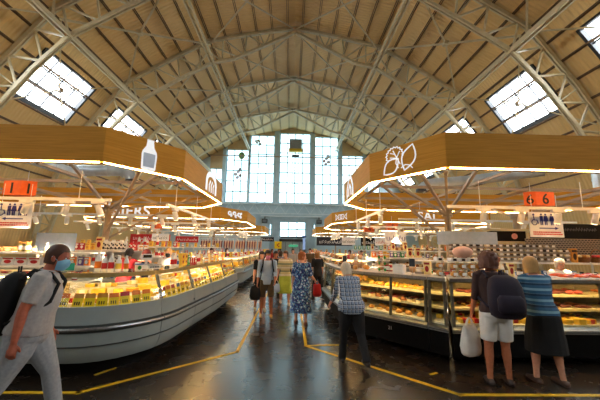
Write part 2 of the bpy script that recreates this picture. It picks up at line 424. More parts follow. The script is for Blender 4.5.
# lattice gantry across the end wall
m_gan = mat('gantry_pale', '#d3e0e4', '#c6d4d8', rough=.5)
g = thing('lattice_gantry', 'grey steel lattice gantry spanning the end wall under the tall windows', 'gantry', (0, 44, 6.4))
for nm, z in (('top_chord', 8.1), ('bottom_chord', 6.7)):
    mb = MB(); mb.bar((-11, 44, z), (11, 44, z), .13); mb.build(nm, m_gan, parent=g)
mb = MB()
for i in range(24):
    x = -11+i*22/24; mb.bar((x, 44, 6.7 if i % 2 else 8.1), (x+22/24, 44, 8.1 if i % 2 else 6.7), .07)
mb.build('lattice', m_gan, parent=g)
mb = MB(); mb.box((0, 44.2, 6.35), (9, .3, .16)); mb.build('walkway', m_gan, parent=g)
# trusses
UP = [(0, 20.1), (3.6, 19.42), (7.25, 18.62), (10.5, 16.6), (13.5, 14.72), (15.95, 11.2), (17.35, 8.75), (18.5, 5.2), (19.1, .3)]
LO = [(0, 19.75), (2.6, 18.35), (5.0, 17.08), (6.7, 16.72), (9.6, 14.95), (12.4, 13.1), (14.1, 11.05), (15.6, 8.75), (17.3, 5.2), (18.4, .3)]
def resample(pl, ts):
    ln = [0]
    for a, b in zip(pl, pl[1:]): ln.append(ln[-1]+hypot(b[0]-a[0], b[1]-a[1]))
    out = []
    for t in ts:
        d = t*ln[-1]
        for i in range(len(pl)-1):
            if d <= ln[i+1]+1e-9:
                k = (d-ln[i])/(ln[i+1]-ln[i]); out.append((pl[i][0]+(pl[i+1][0]-pl[i][0])*k, pl[i][1]+(pl[i+1][1]-pl[i][1])*k)); break
    return out
TR_Y = [(7.8, 'above the counters beside the camera end'), (15.3, 'second along from the shopping end, crossing above the first canopies'), (22.8, 'third along, the middle one of five'),
        (30.3, 'fourth along, second from the window wall'), (37.8, 'fifth along, standing just before the window wall')]
def truss(Y, words_):
    t = thing('roof_truss', 'arched cream steel lattice truss '+words_, 'roof truss', (0, Y, 0), 'arched roof trusses')
    for s in (-1, 1):
        for nm, pl, w in (('upper_chord', UP, .24), ('lower_chord', LO, .20)):
            mb = MB()
            for a, b in zip(pl, pl[1:]):
                for dx in (-.085, .085):     # a laced pair of channels
                    mb.bar((s*a[0], Y+dx, a[1]), (s*b[0], Y+dx, b[1]), .09, w)
                n = max(2, int(hypot(b[0]-a[0], b[1]-a[1])/.8))
                for i in range(n):
                    k0 = i/n; k1 = (i+.55)/n
                    mb.bar((s*(a[0]+(b[0]-a[0])*k0), Y, a[1]+(b[1]-a[1])*k0), (s*(a[0]+(b[0]-a[0])*k1), Y, a[1]+(b[1]-a[1])*k1), .14, .04)
            mb.build(nm, m_cream, parent=t, smooth=0)
        n = 15; u = resample(UP, [i/n for i in range(n+1)]); l = resample(LO, [(i+.5)/n for i in range(n)])
        mb = MB()
        for i in range(n):
            if i == 0: continue
            mb.bar((s*u[i][0], Y, u[i][1]), (s*l[i][0], Y, l[i][1]), .1); mb.bar((s*l[i][0], Y, l[i][1]), (s*u[i+1][0], Y, u[i+1][1]), .1)
            if i % 2: mb.bar((s*(u[i][0]+u[i+1][0])/2, Y, (u[i][1]+u[i+1][1])/2), (s*l[i][0], Y, l[i][1]), .07)
        mb.build('web', m_cream, parent=t, smooth=0)
for a in TR_Y: truss(*a)
# long beams tying the trusses
for s, side in ((-1, 'over the cheese stall'), (1, 'over the pastry stall')):
    for x, z, hi in ((6.75, 16.72, 'upper'), (12.45, 13.1, 'lower')):
        b = thing('tie_beam', 'cream twin steel beam, the %s of two running down the hall %s' % (hi, side), 'beam', (s*x, 20, z))
        for dx in (-.13, .13):
            mb = MB(); mb.bar((s*x+dx, 0, z), (s*x+dx, YW, z), .1, .26); mb.build('channel', m_cream, parent=b, smooth=0)
        mb = MB()
        for i in range(45): mb.bar((s*x, i+.2, z), (s*x, i+.5, z), .24, .05)
        mb.build('lacing', m_cream, parent=b, smooth=0)
    # struts from the tie beams up to the roof at every truss
# purlins: slim brown members under the roof skin
pl = [(0.0, 0)]
def purlins():
    n = 20; pts = resample(ROOF[:7], [(i+.5)/n for i in range(n)]); k = 100
    for s in (-1, 1):
        for (x, z) in pts:
            nx, nz_ = x*.010, z*.0; mb = MB(); ysegs = [(Y0, YW)]
            d = .16; X = x-(.05 if x > 10 else .02); Z = z-d
            inside = SKY[0]+.1 < x < SKY[2]-.1
            for dx in (-.06, .06): mb.bar((s*(X+dx), Y0, Z), (s*(X+dx), YW, Z), .03, .09)
            struct(mb.build('trim_%d' % k, m_purlin, smooth=0)); k += 1
purlins()
# roof bracing: rods meeting at a hub in each bay
for ya, yb in ((7.8, 15.3), (15.3, 22.8), (22.8, 30.3), (30.3, 37.8)):
    nk = ya; ya, yb = ya+.22, yb-.22
    for s in (-1, 1):
        ym = (ya+yb)/2; H = Vector((s*10.75, ym, 16.3))
        nm = {7.8: 'first', 15.3: 'second', 22.8: 'third', 30.3: 'fourth'}[nk]
        b = thing('roof_bracing', 'rods meeting at a hub under the roof, %s bay along, %s' % (nm, 'cheese counter slope' if s < 0 else 'pastry counter slope'), 'bracing', H)
        for e in ((6.95, ya, 18.2), (6.95, yb, 18.2), (13.3, ya, 14.3), (13.3, yb, 14.3)):
            mb = MB(); mb.bar(H, (s*e[0], e[1], e[2]), .11); mb.build('rod', m_cream, parent=b, smooth=0)
        mb = MB(); mb.box(H, (.35, .35, .25)); mb.build('hub', m_cream, parent=b)
        H2 = Vector((s*15.6, ym, 11.9))
        b = thing('skylight_bracing', 'rods crossing below the roof light, %s bay along, %s' % (nm, 'cheese counter slope' if s < 0 else 'pastry counter slope'), 'bracing', H2)
        for e in ((13.2, ya, 14.2), (13.2, yb, 14.2), (17.1, ya, 8.9), (17.1, yb, 8.9)):
            mb = MB(); mb.bar(H2, (s*e[0], e[1], e[2]), .07); mb.build('rod', m_cream, parent=b, smooth=0)
        mb = MB(); mb.box(H2, (.3, .3, .3)); mb.build('hub', m_brown, parent=b)
# crown ridge braces, near the apex
for ya, yb in ((15.3, 22.8), (22.8, 30.3), (30.3, 37.8), (7.8, 15.3)):
    nk = ya; ya, yb = ya+.22, yb-.22
    for s in (-1, 1):
        nm = {7.8: 'first', 15.3: 'second', 22.8: 'third', 30.3: 'fourth'}[nk]
        b = thing('ridge_bracing', 'crossing rods by the roof ridge, %s bay along, %s' % (nm, 'cheese side' if s < 0 else 'pastry side'), 'bracing', (s*3.4, (ya+yb)/2, 19))
        for p, q in (((.1, ya, 19.9), (6.9, yb, 18.3)), ((.1, yb, 19.9), (6.9, ya, 18.3))):
            mb = MB(); mb.bar((s*p[0], p[1], p[2]), (s*q[0], q[1], q[2]), .09); mb.build('rod', m_cream, parent=b, smooth=0)
# hanging work platform before the middle window
g = thing('work_platform', 'grey cradle with yellow base hanging before the middle tall window', 'hanging platform', (.45, 44.2, 15.6))
mb = MB(); mb.box((.45, 44.2, 17.5), (1.9, .6, 1.5)); mb.build('cradle', mat('cradle_grey', '#8d9499', '#7f868b', rough=.6), parent=g, bevel=.05)
mb = MB(); mb.box((.45, 44.2, 16.5), (2.1, .7, .45)); mb.build('base', mat('cradle_yellow', '#d9b326', rough=.6), parent=g, bevel=.05)
mb = MB(); mb.box((.45, 44.2, 15.6), (1.1, .4, .35)); mb.build('motor', m_dark, parent=g, bevel=.03)
for dx in (-.45, .45):
    mb = MB(); mb.bar((.45+dx, 44.2, 8.5), (.45+dx, 44.2, 16.4), .05); mb.build('rope', m_wallg, parent=g)
for i in range(14): mb = MB(); mb.bar((0, 44.2, 8.8+i*.5), (.9, 44.2, 8.8+i*.5), .035); mb.build('rung', m_wallg, parent=g)

# the end wall behind the shopper
mb = MB(); mb.box((0, Y0, 10), (39.2, .3, 20.6)); struct(mb.build('wall_front', m_wall, smooth=0))
# ------------------------------------------------------------------ canopies
def inset(poly, d):
    n = len(poly); out = []
    cx = sum(p[0] for p in poly)/n; cy = sum(p[1] for p in poly)/n
    for i in range(n):
        a, b, c = Vector(poly[i-1]), Vector(poly[i]), Vector(poly[(i+1) % n])
        d1 = (b-a).normalized(); d2 = (c-b).normalized(); n1 = Vector((-d1.y, d1.x)); n2 = Vector((-d2.y, d2.x))
        m = (n1+n2).normalized(); k = d/max(.3, m.dot(n1)); out.append((b.x+m.x*k, b.y+m.y*k))
    return out
ZB, ZT = 3.24, 3.93
CAN = {}
def canopy(key, poly, label, frame=True):
    """octagon ring of laminate boards, poly counter-clockwise from above"""
    cx = sum(p[0] for p in poly)/len(poly); cy = sum(p[1] for p in poly)/len(poly)
    t = thing('canopy', label, 'canopy', (cx, cy, ZB), 'octagonal wooden canopies over the stalls')
    inn = inset(poly, .10); lin = inset(poly, .028); n = len(poly)
    for i in range(n):
        a, b, c, d = poly[i], poly[(i+1) % n], inn[(i+1) % n], inn[i]; e, f_ = lin[(i+1) % n], lin[i]
        L = hypot(b[0]-a[0], b[1]-a[1]); k = 2 if L > 5 else 1
        for j in range(k):
            f0, f1 = j/k, (j+1)/k-(.0 if j == k-1 else .0008)
            lp = lambda p, q, f: (p[0]+(q[0]-p[0])*f, p[1]+(q[1]-p[1])*f)
            mb = MB(); mb.prism([lp(a, b, f0), lp(a, b, f1), lp(d, c, f1), lp(d, c, f0)], ZB+.02, ZT)
            mb.build('fascia_board', m_wood, parent=t, smooth=0)
            g0, g1 = f0+.025/k*.6, f1-.025/k*.6
            mb = MB(); mb.prism([lp(a, b, g0), lp(a, b, g1), lp(f_, e, g1), lp(f_, e, g0)], ZB-.002, ZB+.016)
            mb.build('led_strip', {'1': m_led, '2': m_led2, '3': m_led3}[key[1]], parent=t, smooth=0)
    in2 = inset(poly, .45); mb = MB()
    for i in range(n): mb.bar((*in2[i], ZB+.12), (*in2[(i+1) % n], ZB+.12), .06, .06)
    mb.build('ring_frame', m_brown, parent=t, smooth=0)
    if frame:
        ys = [p[1] for p in poly]; xs = [p[0] for p in poly]
        for y in (min(ys)+2.2, max(ys)-2.2):
            mb = MB(); mb.bar((min(xs)+.5, y, ZB+.1), (max(xs)-.5, y, ZB+.1), .05, .07); mb.build('cross_beam', m_brown, parent=t, smooth=0)
        for x in (min(xs)+2.6, max(xs)-2.6):
            mb = MB(); mb.bar((x, min(ys)+.5, ZB+.1), (x, max(ys)-.5, ZB+.1), .05, .06); mb.build('cross_beam', m_brown, parent=t, smooth=0)
    CAN[key] = t; return t
def octa(xi, xo, y0, y1, ch=1.25, cw=1.05):
    """xi: side to the aisle, xo: side away from it"""
    s = 1 if xo > xi else -1
    p = [(xi+s*cw, y0), (xo-s*cw, y0), (xo, y0+ch), (xo, y1-ch), (xo-s*cw, y1), (xi+s*cw, y1), (xi, y1-ch), (xi, y0+ch)]
    return p if s > 0 else p[::-1]
canopy('L1', octa(-2.46, -11.2, 5.42, 11.8, 1.3, 1.02), 'octagonal wooden canopy with the milk bottle and bread loaf emblems')
canopy('R1', octa(1.78, 10.4, 5.25, 11.45, 1.42, 1.05), 'octagonal wooden canopy with the nut emblem on its corner board')
canopy('L2', octa(-2.70, -12.4, 16.5, 24.8, 1.9, 1.2), 'octagonal wooden canopy lettered SIERS on its front board')
canopy('R2', octa(2.50, 12.2, 16.5, 24.6, 1.9, 1.0), 'octagonal wooden canopy with the wrapped sweet emblem and the letters SAL')
canopy('L3', octa(-2.72, -12.4, 29.6, 38.0, 1.6, 1.1), 'octagonal wooden canopy beyond the hanging sausages, next to the window wall', False)
canopy('R3', octa(2.55, 12.2, 29.6, 38.0, 1.6, 1.1), 'octagonal wooden canopy above the dark lettered stall, next to the window wall', False)
# emblems and letters on the boards
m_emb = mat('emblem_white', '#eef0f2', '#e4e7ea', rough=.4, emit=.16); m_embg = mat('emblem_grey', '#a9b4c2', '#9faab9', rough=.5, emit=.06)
UPV = (0, 0, 1)
def face_basis(p, q):    # p to q runs to the viewer's right along the face
    d = Vector((q[0]-p[0], q[1]-p[1], 0)).normalized(); n = d.cross(Vector(UPV)); return d, n
d, n = face_basis((-3.48, 5.42), (-2.46, 6.72))
t = CAN['L1']
org = Vector((-2.965, 6.075, 3.60))+n*.004
bot = [(-.13, -.28), (-.10, -.30), (.10, -.30), (.13, -.28), (.14, .0), (.13, .06), (.07, .16), (.06, .26), (-.06, .26), (-.07, .16), (-.13, .06), (-.14, .0)]
mb = MB(); face_poly(mb, [(x*1.12, y*1.1) for x, y in bot], org, d, UPV, .006); face_poly(mb, [(-.07, .285), (.07, .285), (.07, .32), (-.07, .32)], org, d, UPV, .02)
mb.build('bottle_emblem', m_emb, parent=t, smooth=0)
mb = MB(); face_poly(mb, [(-.115, -.26), (.115, -.26), (.125, .03), (-.125, .03)], org, d, UPV, .004, off=.007); mb.build('bottle_fill', m_embg, parent=t, smooth=0)
mb = MB(); ribbon(mb, bot, .03, org+n*.012, d, UPV, True, .006); mb.build('bottle_outline', m_emb, parent=t, smooth=0)
d, n = face_basis((-2.46, 6.72), (-2.46, 10.5)); org = Vector((-2.46, 9.02, 3.36))+n*.004
arc = [(-.52, 0), (-.52, .28)]+[(.52*cos(a), .28+.27*sin(a)) for a in [pi-pi*i/12 for i in range(13)]]+[(.52, .28), (.52, 0)]
mb = MB(); ribbon(mb, arc, .16, org, d, UPV, False, .014)
ribbon(mb, [(-.2, .0), (-.24, .2), (-.12, .34)], .07, org, d, UPV); ribbon(mb, [(.02, .0), (-.02, .2), (.1, .34)], .07, org, d, UPV); ribbon(mb, [(.24, .0), (.2, .2), (.3, .3)], .06, org, d, UPV)
mb.build('loaf_emblem', m_emb, parent=t, smooth=0)
t = CAN['R1']; d, n = face_basis((1.78, 6.67), (2.83, 5.25)); org = Vector((2.27, 6.0, 3.60))+n*.004
mb = MB()
def pointed(cx, cy, w, h, rot, k=9):
    pts = []
    for i in range(k): a = i/(k-1); pts.append((w*sin(pi*a), h*(1-2*a)))
    for i in range(1, k-1): a = 1-i/(k-1); pts.append((-w*sin(pi*a), h*(1-2*a)))
    return [(cx+x*cos(rot)-y*sin(rot), cy+x*sin(rot)+y*cos(rot)) for x, y in pts]
ribbon(mb, pointed(-.24, -.10, .15, .235, radians(128)), .026, org, d, UPV, True)
ribbon(mb, pointed(.18, .02, .155, .275, radians(-22)), .026, org, d, UPV, True)
leaf = [(-.15+.20*cos(a)*(1+.08*(-1)**i), .13+.18*sin(a)*(1+.08*(-1)**i)) for i, a in enumerate([radians(-15+235*j/22) for j in range(23)])]
ribbon(mb, leaf, .024, org, d, UPV); ribbon(mb, [(-.02, -.08), (-.10, .08), (-.18, .24)], .02, org, d, UPV)
ribbon(mb, [(-.09, .06), (-.26, .10)], .016, org, d, UPV); ribbon(mb, [(-.09, .08), (-.02, .2)], .016, org, d, UPV); ribbon(mb, [(-.13, .15), (-.25, .2)], .016, org, d, UPV)
ribbon(mb, [(.0, -.17), (.1, -.12), (.2, -.15), (.26, -.22)], .018, org, d, UPV); ribbon(mb, [(-.1, .06), (-.12, -.05), (-.06, -.16)], .018, org, d, UPV)
mb.build('nut_emblem', m_emb, parent=t, smooth=0)
d, n = face_basis((1.78, 10.0), (1.78, 6.67)); org = Vector((1.78, 8.95, 3.30))+n*.004
mb = MB(); arc = [(-.45, 0), (-.42, .3), (-.2, .56), (0, .62), (.2, .56), (.42, .3), (.45, 0)]; ribbon(mb, arc, .10, org, d, UPV)
ribbon(mb, [(-.18, .05), (-.16, .25), (0, .38), (.16, .25), (.18, .05)], .09, org, d, UPV); mb.build('loaf_emblem', m_emb, parent=t, smooth=0)
t = CAN['L2']; d, n = face_basis((-3.9, 16.5), (-2.7, 18.4)); org = Vector((-3.27, 17.48, 3.60))+n*.004
mb = MB()
for x, y, w, h in ((-.42, .05, .16, .14), (-.30, -.06, .1, .1), (-.08, .08, .16, .12), (.05, -.08, .12, .11), (.28, .02, .16, .14), (.42, -.1, .1, .09), (.45, .1, .09, .08)):
    face_poly(mb, circ(x*1.1, y, w, h, 7), org, d, UPV, .012)
mb.build('cheese_emblem', m_emb, parent=t, smooth=0)
for x, y, r in ((-.42, .05, .05), (-.05, .05, .05), (.3, .02, .05), (.12, -.08, .04)): mb = MB(); face_poly(mb, circ(x*1.1, y, r, r, 8), org, d, UPV, .004, off=.013); mb.build('cheese_hole', m_wood, parent=t, smooth=0)

text_mesh('lettering', 'SIERS', .78, m_emb, (-9.66, 16.48, 3.34), (1, 0, 0), UPV, .03, parent=t, bold=.012, space=1.12)
t = CAN['R2']; text_mesh('lettering', 'SAL', .68, m_emb, (7.05, 16.48, 3.40), (1, 0, 0), UPV, .03, parent=t, bold=.012, space=1.1)
d, n = face_basis((2.5, 18.4), (3.5, 16.5)); org = Vector((2.94, 17.56, 3.60))+n*.004
mb = MB(); ribbon(mb, [(-.25, -.13), (.25, -.13), (.25, .13), (-.25, .13)], .045, org, d, UPV, True)
for s in (-1, 1): ribbon(mb, [(s*.28, 0), (s*.55, .17), (s*.48, 0), (s*.55, -.17)], .045, org, d, UPV, True)
ribbon(mb, circ(0, 0, .1, .08, 10), .04, org, d, UPV, True); mb.build('sweet_emblem', m_emb, parent=t, smooth=0)
# ------------------------------------------------------------------ branching columns
def column(x, y, z, base_r, tops, label, low=None):
    t = thing('branching_column', label, 'column', (x, y, 0), 'branching columns carrying the canopies')
    mb = MB(); mb.cyl((x, y, 0), (x, y, z+.06), .085, n=12); mb.build('post', m_brown, parent=t)
    mb = MB(); mb.cyl((x, y, z-.06), (x, y, z+.10), .14, n=12); mb.build('node', m_brown, parent=t)
    mb = MB(); mb.cyl((x, y, 0), (x, y, .03), .2, n=16); mb.build('base_plate', m_brown, parent=t)
    for tx, ty in tops:
        mb = MB(); mb.bar((x, y, z), (tx, ty, 3.36), .065, .065); mb.build('branch', m_brown, parent=t, smooth=0)
    for tx, ty, z0 in (low or []):
        mb = MB(); mb.bar((x, y, z0), (tx, ty, 3.36), .055, .055); mb.build('branch', m_brown, parent=t, smooth=0)
column(-5.17, 8.6, 2.75, .1, [(-4.4, 5.9), (-7.2, 6.3), (-3.0, 6.7), (-2.95, 10.4), (-6.8, 11.3), (-4.2, 8.95)], 'taupe steel column with spreading branches behind the track lights above the cheese case', [(-3.1, 6.1, 2.1), (-3.0, 9.4, 1.9)])
column(-8.4, 8.6, 2.75, .1, [(-7.6, 5.95), (-9.4, 5.9), (-10.6, 7.5), (-10.6, 10.1), (-7.2, 11.3)], 'taupe steel column with spreading branches near the orange box numbered 1')
column(4.45, 8.4, 2.75, .1, [(2.6, 5.9), (1.9+.4, 6.9), (3.7, 5.75), (2.3, 10.1), (5.6, 11.0), (6.2, 7.4)], 'taupe steel column with spreading branches beside the pale blue panel', [(2.4, 7.6, 2.0), (3.2, 6.0, 2.3)])
column(6.6, 8.6, 2.75, .1, [(7.7, 6.0), (8.4, 7.6), (9.9, 7.2), (9.9, 10.2), (7.3, 11.0)], 'taupe steel column with spreading branches behind the orange box numbered 6')
for k, (x, y, w_) in enumerate(((-5.2, 20.5, 'under the SIERS canopy'), (-9.6, 20.5, 'under the SIERS canopy, the one away from the aisle'), (5.0, 20.5, 'under the sweet emblem canopy'), (9.4, 20.5, 'under the sweet emblem canopy, away from the aisle'),
                                (-5.2, 33.8, 'under the canopy beyond the sausages'), (5.0, 33.8, 'above the dark lettered stall'))):
    s = 1 if x > 0 else -1
    column(x, y, 2.75, .1, [(x-2, y-3), (x+2, y-3), (x-2, y+3), (x+2, y+3), (x-2.0, y), (x+2.0, y)], 'taupe steel column with spreading branches '+w_)
# ------------------------------------------------------------------ track lights
m_lamp = emis('lamp_face', '#ffdca0', 5.)
def track(x0, y0, x1, y1, z, heads, label, tilt_=(.25, .1), size=1., light=0, drops=True, hang=3.262):
    t = thing('track_light', label, 'track light', ((x0+x1)/2, (y0+y1)/2, z), 'white track lights under the canopies')
    mb = MB(); mb.bar((x0, y0, z), (x1, y1, z), .05*size, .06*size); mb.build('track', m_white, parent=t, smooth=0)
    for f in ((.12, .5, .88) if drops else ()):
        mb = MB(); p = (x0+(x1-x0)*f, y0+(y1-y0)*f); mb.cyl((*p, z), (*p, hang), .008, n=6); mb.build('hanger_rod', m_white, parent=t)
    d = Vector((x1-x0, y1-y0, 0)).normalized()
    for k, f in enumerate(heads):
        p = Vector((x0+(x1-x0)*f, y0+(y1-y0)*f, z))
        mb = MB(); mb.bar(p-d*.14*size+Vector((0, 0, -.055*size)), p+d*.14*size+Vector((0, 0, -.055*size)), .07*size, .06*size); ad = mb.build('driver_box', m_white, parent=t, smooth=0)
        c = p+Vector((0, 0, -.15*size)); tl = tilt_[k % len(tilt_)]
        ax = (Vector((tl, .32, -1))).normalized() if not callable(tl) else tl(k)
        mb = MB(); mb.cyl(p+Vector((0, 0, -.07*size)), c, .012*size, n=6); mb.build('stem', m_white, parent=t)
        mb = MB(); mb.lathe([(.055*size, -.02*size), (.06*size, .0), (.062*size, .19*size), (.058*size, .2*size)], n=14); h = mb.build('lamp_head', m_white, parent=t, local=True)
        q = Vector((0, 0, 1)).rotation_difference(ax); h.rotation_mode = 'QUATERNION'; h.rotation_quaternion = q; h.location = c-ax*.03*size-wloc(t)
        mb = MB(); mb.cyl((0, 0, .198*size), (0, 0, .206*size), .05*size, n=12); l = mb.build('lamp_face', m_lamp, parent=h, local=True)
        if light:
            la = bpy.data.lights.new('track_spot', 'SPOT'); la.energy = light; la.color = (1, .80, .52); la.spot_size = radians(64); la.spot_blend = .7; la.shadow_soft_size = .05
            lo = bpy.data.objects.new('track_spot', la); COL.objects.link(lo); lo.location = c+ax*.24*size
            lo.rotation_mode = 'QUATERNION'; lo.rotation_quaternion = Vector((0, 0, -1)).rotation_difference(ax)
    return t
SPOT = 250
track(-9.2, 6.2, -3.7, 6.2, 2.66, (.12, .35, .52, .695, .84, .955), 'long white track light hanging across the front of the cheese case, before the branching column', (-.55, -.5, .25), light=SPOT)
track(-2.9, 7.0, -2.9, 11.4, 2.70, (.12, .45, .82), 'white track light running along the aisle edge beneath the loaf emblem', (.1, .2), light=SPOT)
track(-8.5, 9.6, -3.6, 9.6, 2.70, (.1, .3, .5, .7, .9), 'white track light hanging over the vendors behind the cheese case', (.2, -.2), light=SPOT)
track(3.3, 6.2, 9.2, 6.2, 2.67, (.13, .27, .405, .545, .7, .86), 'long white track light hanging across the front of the meat case, above the toilets board', (.05, -.05), light=SPOT)
track(2.3, 7.2, 2.3, 11.0, 2.72, (.12, .45, .8), 'white track light running along the aisle edge of the pastry counter', (.1, -.1), light=SPOT)
track(3.4, 9.4, 9.2, 9.4, 2.70, (.1, .3, .5, .7, .9), 'white track light hanging behind the stacked cake boxes', (.2, -.2), light=SPOT)
far_desc = [(-10.5, 17.6, -3.9, 17.6, 'front edge of the SIERS canopy'), (-3.3, 19.0, -3.3, 23.0, 'aisle edge of the SIERS canopy'), (-10.5, 21, -3.9, 21, 'middle of the SIERS canopy'),
            (3.9, 17.6, 10.5, 17.6, 'front edge of the SAL canopy'), (3.1, 19.0, 3.1, 23.0, 'aisle edge of the SAL canopy'), (3.9, 21, 10.5, 21, 'middle of the SAL canopy'),
            (-9.5, 13.4, -3.6, 13.4, 'gap between the bottle emblem and SIERS canopies'), (3.2, 13.4, 9.5, 13.4, 'gap between the nut emblem and SAL canopies'),
            (-10, 31, -3.9, 31, 'front edge of the canopy beyond the sausages'), (3.9, 31, 10, 31, 'front of the canopy above the dark lettered stall')]
for x0, y0, x1, y1, w_ in far_desc:
    track(x0, y0, x1, y1, 2.75, (.1, .26, .42, .58, .74, .9), 'white six lamp track light at the '+w_, (.15, -.15), size=1.1, light=SPOT*1.3, drops=y0 != 13.4)
# ------------------------------------------------------------------ signs
def number_box(x, y, digit, lab, sx):
    """orange box on a wire, a number on each face, seen on its corner"""
    t = thing('number_box', lab, 'hanging sign', (x, y, 2.80), 'orange aisle number boxes')
    w1, w2 = (.42, .5) if sx > 0 else (.5, .42)
    c = Vector((x, y, 2.8)); h = .32
    if sx < 0: A = c+Vector((-.42, .05, 0)); B = c; Cc = c+Vector((.26, .10, 0)); D = A+Vector((.24, .4, 0))
    else: A = c+Vector((-.18, .14, 0)); B = c; Cc = c+Vector((.46, .03, 0)); D = A+Vector((.46, .32, 0))
    mb = MB(); mb.prism([(p.x, p.y) for p in (A, B, Cc, D)], 2.8, 2.8+h); mb.build('box', m_orange, parent=t, smooth=0)
    for P, Q, sz in ((A, B, .34), (B, Cc, .34)):
        d = (Q-P).normalized(); n = d.cross(Vector(UPV)); m_ = (P+Q)/2+n*.006; sq = min(1, (Q-P).length/.34)
        o = text_mesh('number', digit, sz*(.75+.25*sq), mat('number_black', '#141010', rough=.5), m_+Vector((0, 0, .04)), d, UPV, .01, parent=t, align='CENTER', bold=.002)
    mb = MB(); mb.cyl(c+Vector((0, .15, h)), c+Vector((0, .15, .56)), .006, n=5); mb.build('wire', m_white, parent=t)
number_box(-5.93, 6.62, '1', 'orange box with the number 1 on both faces, hanging over the cheese case', -1)
number_box(5.6, 6.62, '6', 'orange box with the number 6 on both faces, hanging over the meat case', 1)
def pictos(mb, org, d, arrow):
    U = UPV
    # wheelchair
    face_poly(mb, circ(.09, .39, .025, .025, 10), org, d, U, .004); ribbon(mb, [(.09, .36), (.10, .27), (.16, .27), (.19, .19)], .022, org, d, U, depth=.004)
    ribbon(mb, circ(.10, .22, .06, .06, 14, radians(100), radians(350), True), .018, org, d, U, depth=.004)
    def man(x, skirt):
        face_poly(mb, circ(x, .395, .022, .022, 10), org, d, U, .004)
        face_poly(mb, [(x-.035, .365), (x-(.06 if skirt else .035), .25), (x+(.06 if skirt else .035), .25), (x+.035, .365)], org, d, U, .004)
        for s in (-1, 1): face_poly(mb, [(x+s*.018-.012, .26), (x+s*.018-.012, .16), (x+s*.018+.012, .16), (x+s*.018+.012, .26)], org, d, U, .004)
    man(.265, False); man(.365, True); man(.50, True); man(.62, False)
    ribbon(mb, [(.2, .09), (.58, .09)], .022, org, d, U, depth=.004)
    if arrow < 0: face_poly(mb, [(.14, .09), (.22, .055), (.22, .125)], org, d, U, .004)
    else: face_poly(mb, [(.64, .09), (.56, .125), (.56, .055)], org, d, U, .004)
def toilets(x, y, z, arrow, lab):
    t = thing('toilets_board', lab, 'hanging sign', (x, y, z), 'white toilets boards')
    mb = MB(); mb.box((x+.37, y, z+.27), (.76, .03, .56)); mb.build('board', m_sign, parent=t, smooth=0, bevel=.004)
    org = Vector((x, y-.0155, z+.1)); d = Vector((1, 0, 0))
    mb = MB(); pictos(mb, org, d, arrow); mb.build('pictograms', m_blue, parent=t, smooth=0)
    mb = MB(); q = random.Random(3)
    for r in range(2):
        X = .05
        while X < .68:
            w_ = q.uniform(.02, .05); face_poly(mb, [(X, -.012-.045*r), (X+w_, -.012-.045*r), (X+w_, .016-.045*r), (X, .016-.045*r)], org, d, UPV, .003); X += w_+.008
    mb.build('red_print', m_red, parent=t, smooth=0)
    for dx in (.08, .66):
        mb = MB(); mb.cyl((x+dx, y, z+.55), (x+dx, y, z+.95), .006, n=5); mb.build('wire', m_white, parent=t)
toilets(-6.28, 6.55, 2.08, -1, 'white toilets board with blue pictograms and an arrow to the side, over the cheese case')
toilets(5.33, 6.55, 2.08, 1, 'white toilets board with blue pictograms and an arrow to the side, over the meat case')
# ------------------------------------------------------------------ ventilation ducts
m_duct = mat('galvanised_duct', '#d5dde2', '#bcc6cc', rough=.32, metal=.45, scale=3)
def duct(pts, r, lab):
    t = thing('ventilation_duct', lab, 'air duct', pts[0]); P = [Vector(p) for p in pts]
    mb = MB(); mb.tube(P, r, 16); mb.build('pipe', m_duct, parent=t, smooth=50)
    for a, b in zip(P, P[1:]):
        n = max(1, int((b-a).length/.8))
        for i in range(n):
            c = a.lerp(b, (i+.5)/n); dd = (b-a).normalized()*.025
            mb = MB(); mb.tube([c-dd, c+dd], r+.014, 16); mb.build('seam_ring', m_duct, parent=t)
    mb = MB(); e = P[-1]; mb.tube([e, e+Vector((0, 0, -.12))], [r*1.02, r*1.1], 16); mb.build('outlet', m_dark, parent=t)
duct([(-8.1, 6.6, 4.32), (-8.0, 9.5, 4.32), (-7.95, 11.2, 4.33)], .17, 'straight galvanised air duct seen through the bottle emblem canopy')
duct([(-8.6, 11.7, 4.6), (-6.9, 11.9, 4.7), (-6.55, 12.0, 4.6), (-6.45, 12.0, 4.35)], .22, 'galvanised air duct with a bent end behind the bottle emblem canopy')
duct([(9.4, 10.6, 4.75), (7.6, 12.2, 4.7), (5.9, 12.6, 4.6), (5.6, 12.6, 4.35)], .21, 'galvanised air duct with a bent end behind the nut emblem canopy')
duct([(11.3, 10.5, 5.8), (11.3, 10.5, 3.0)], .16, 'upright galvanised air duct at the far edge of the nut emblem canopy')
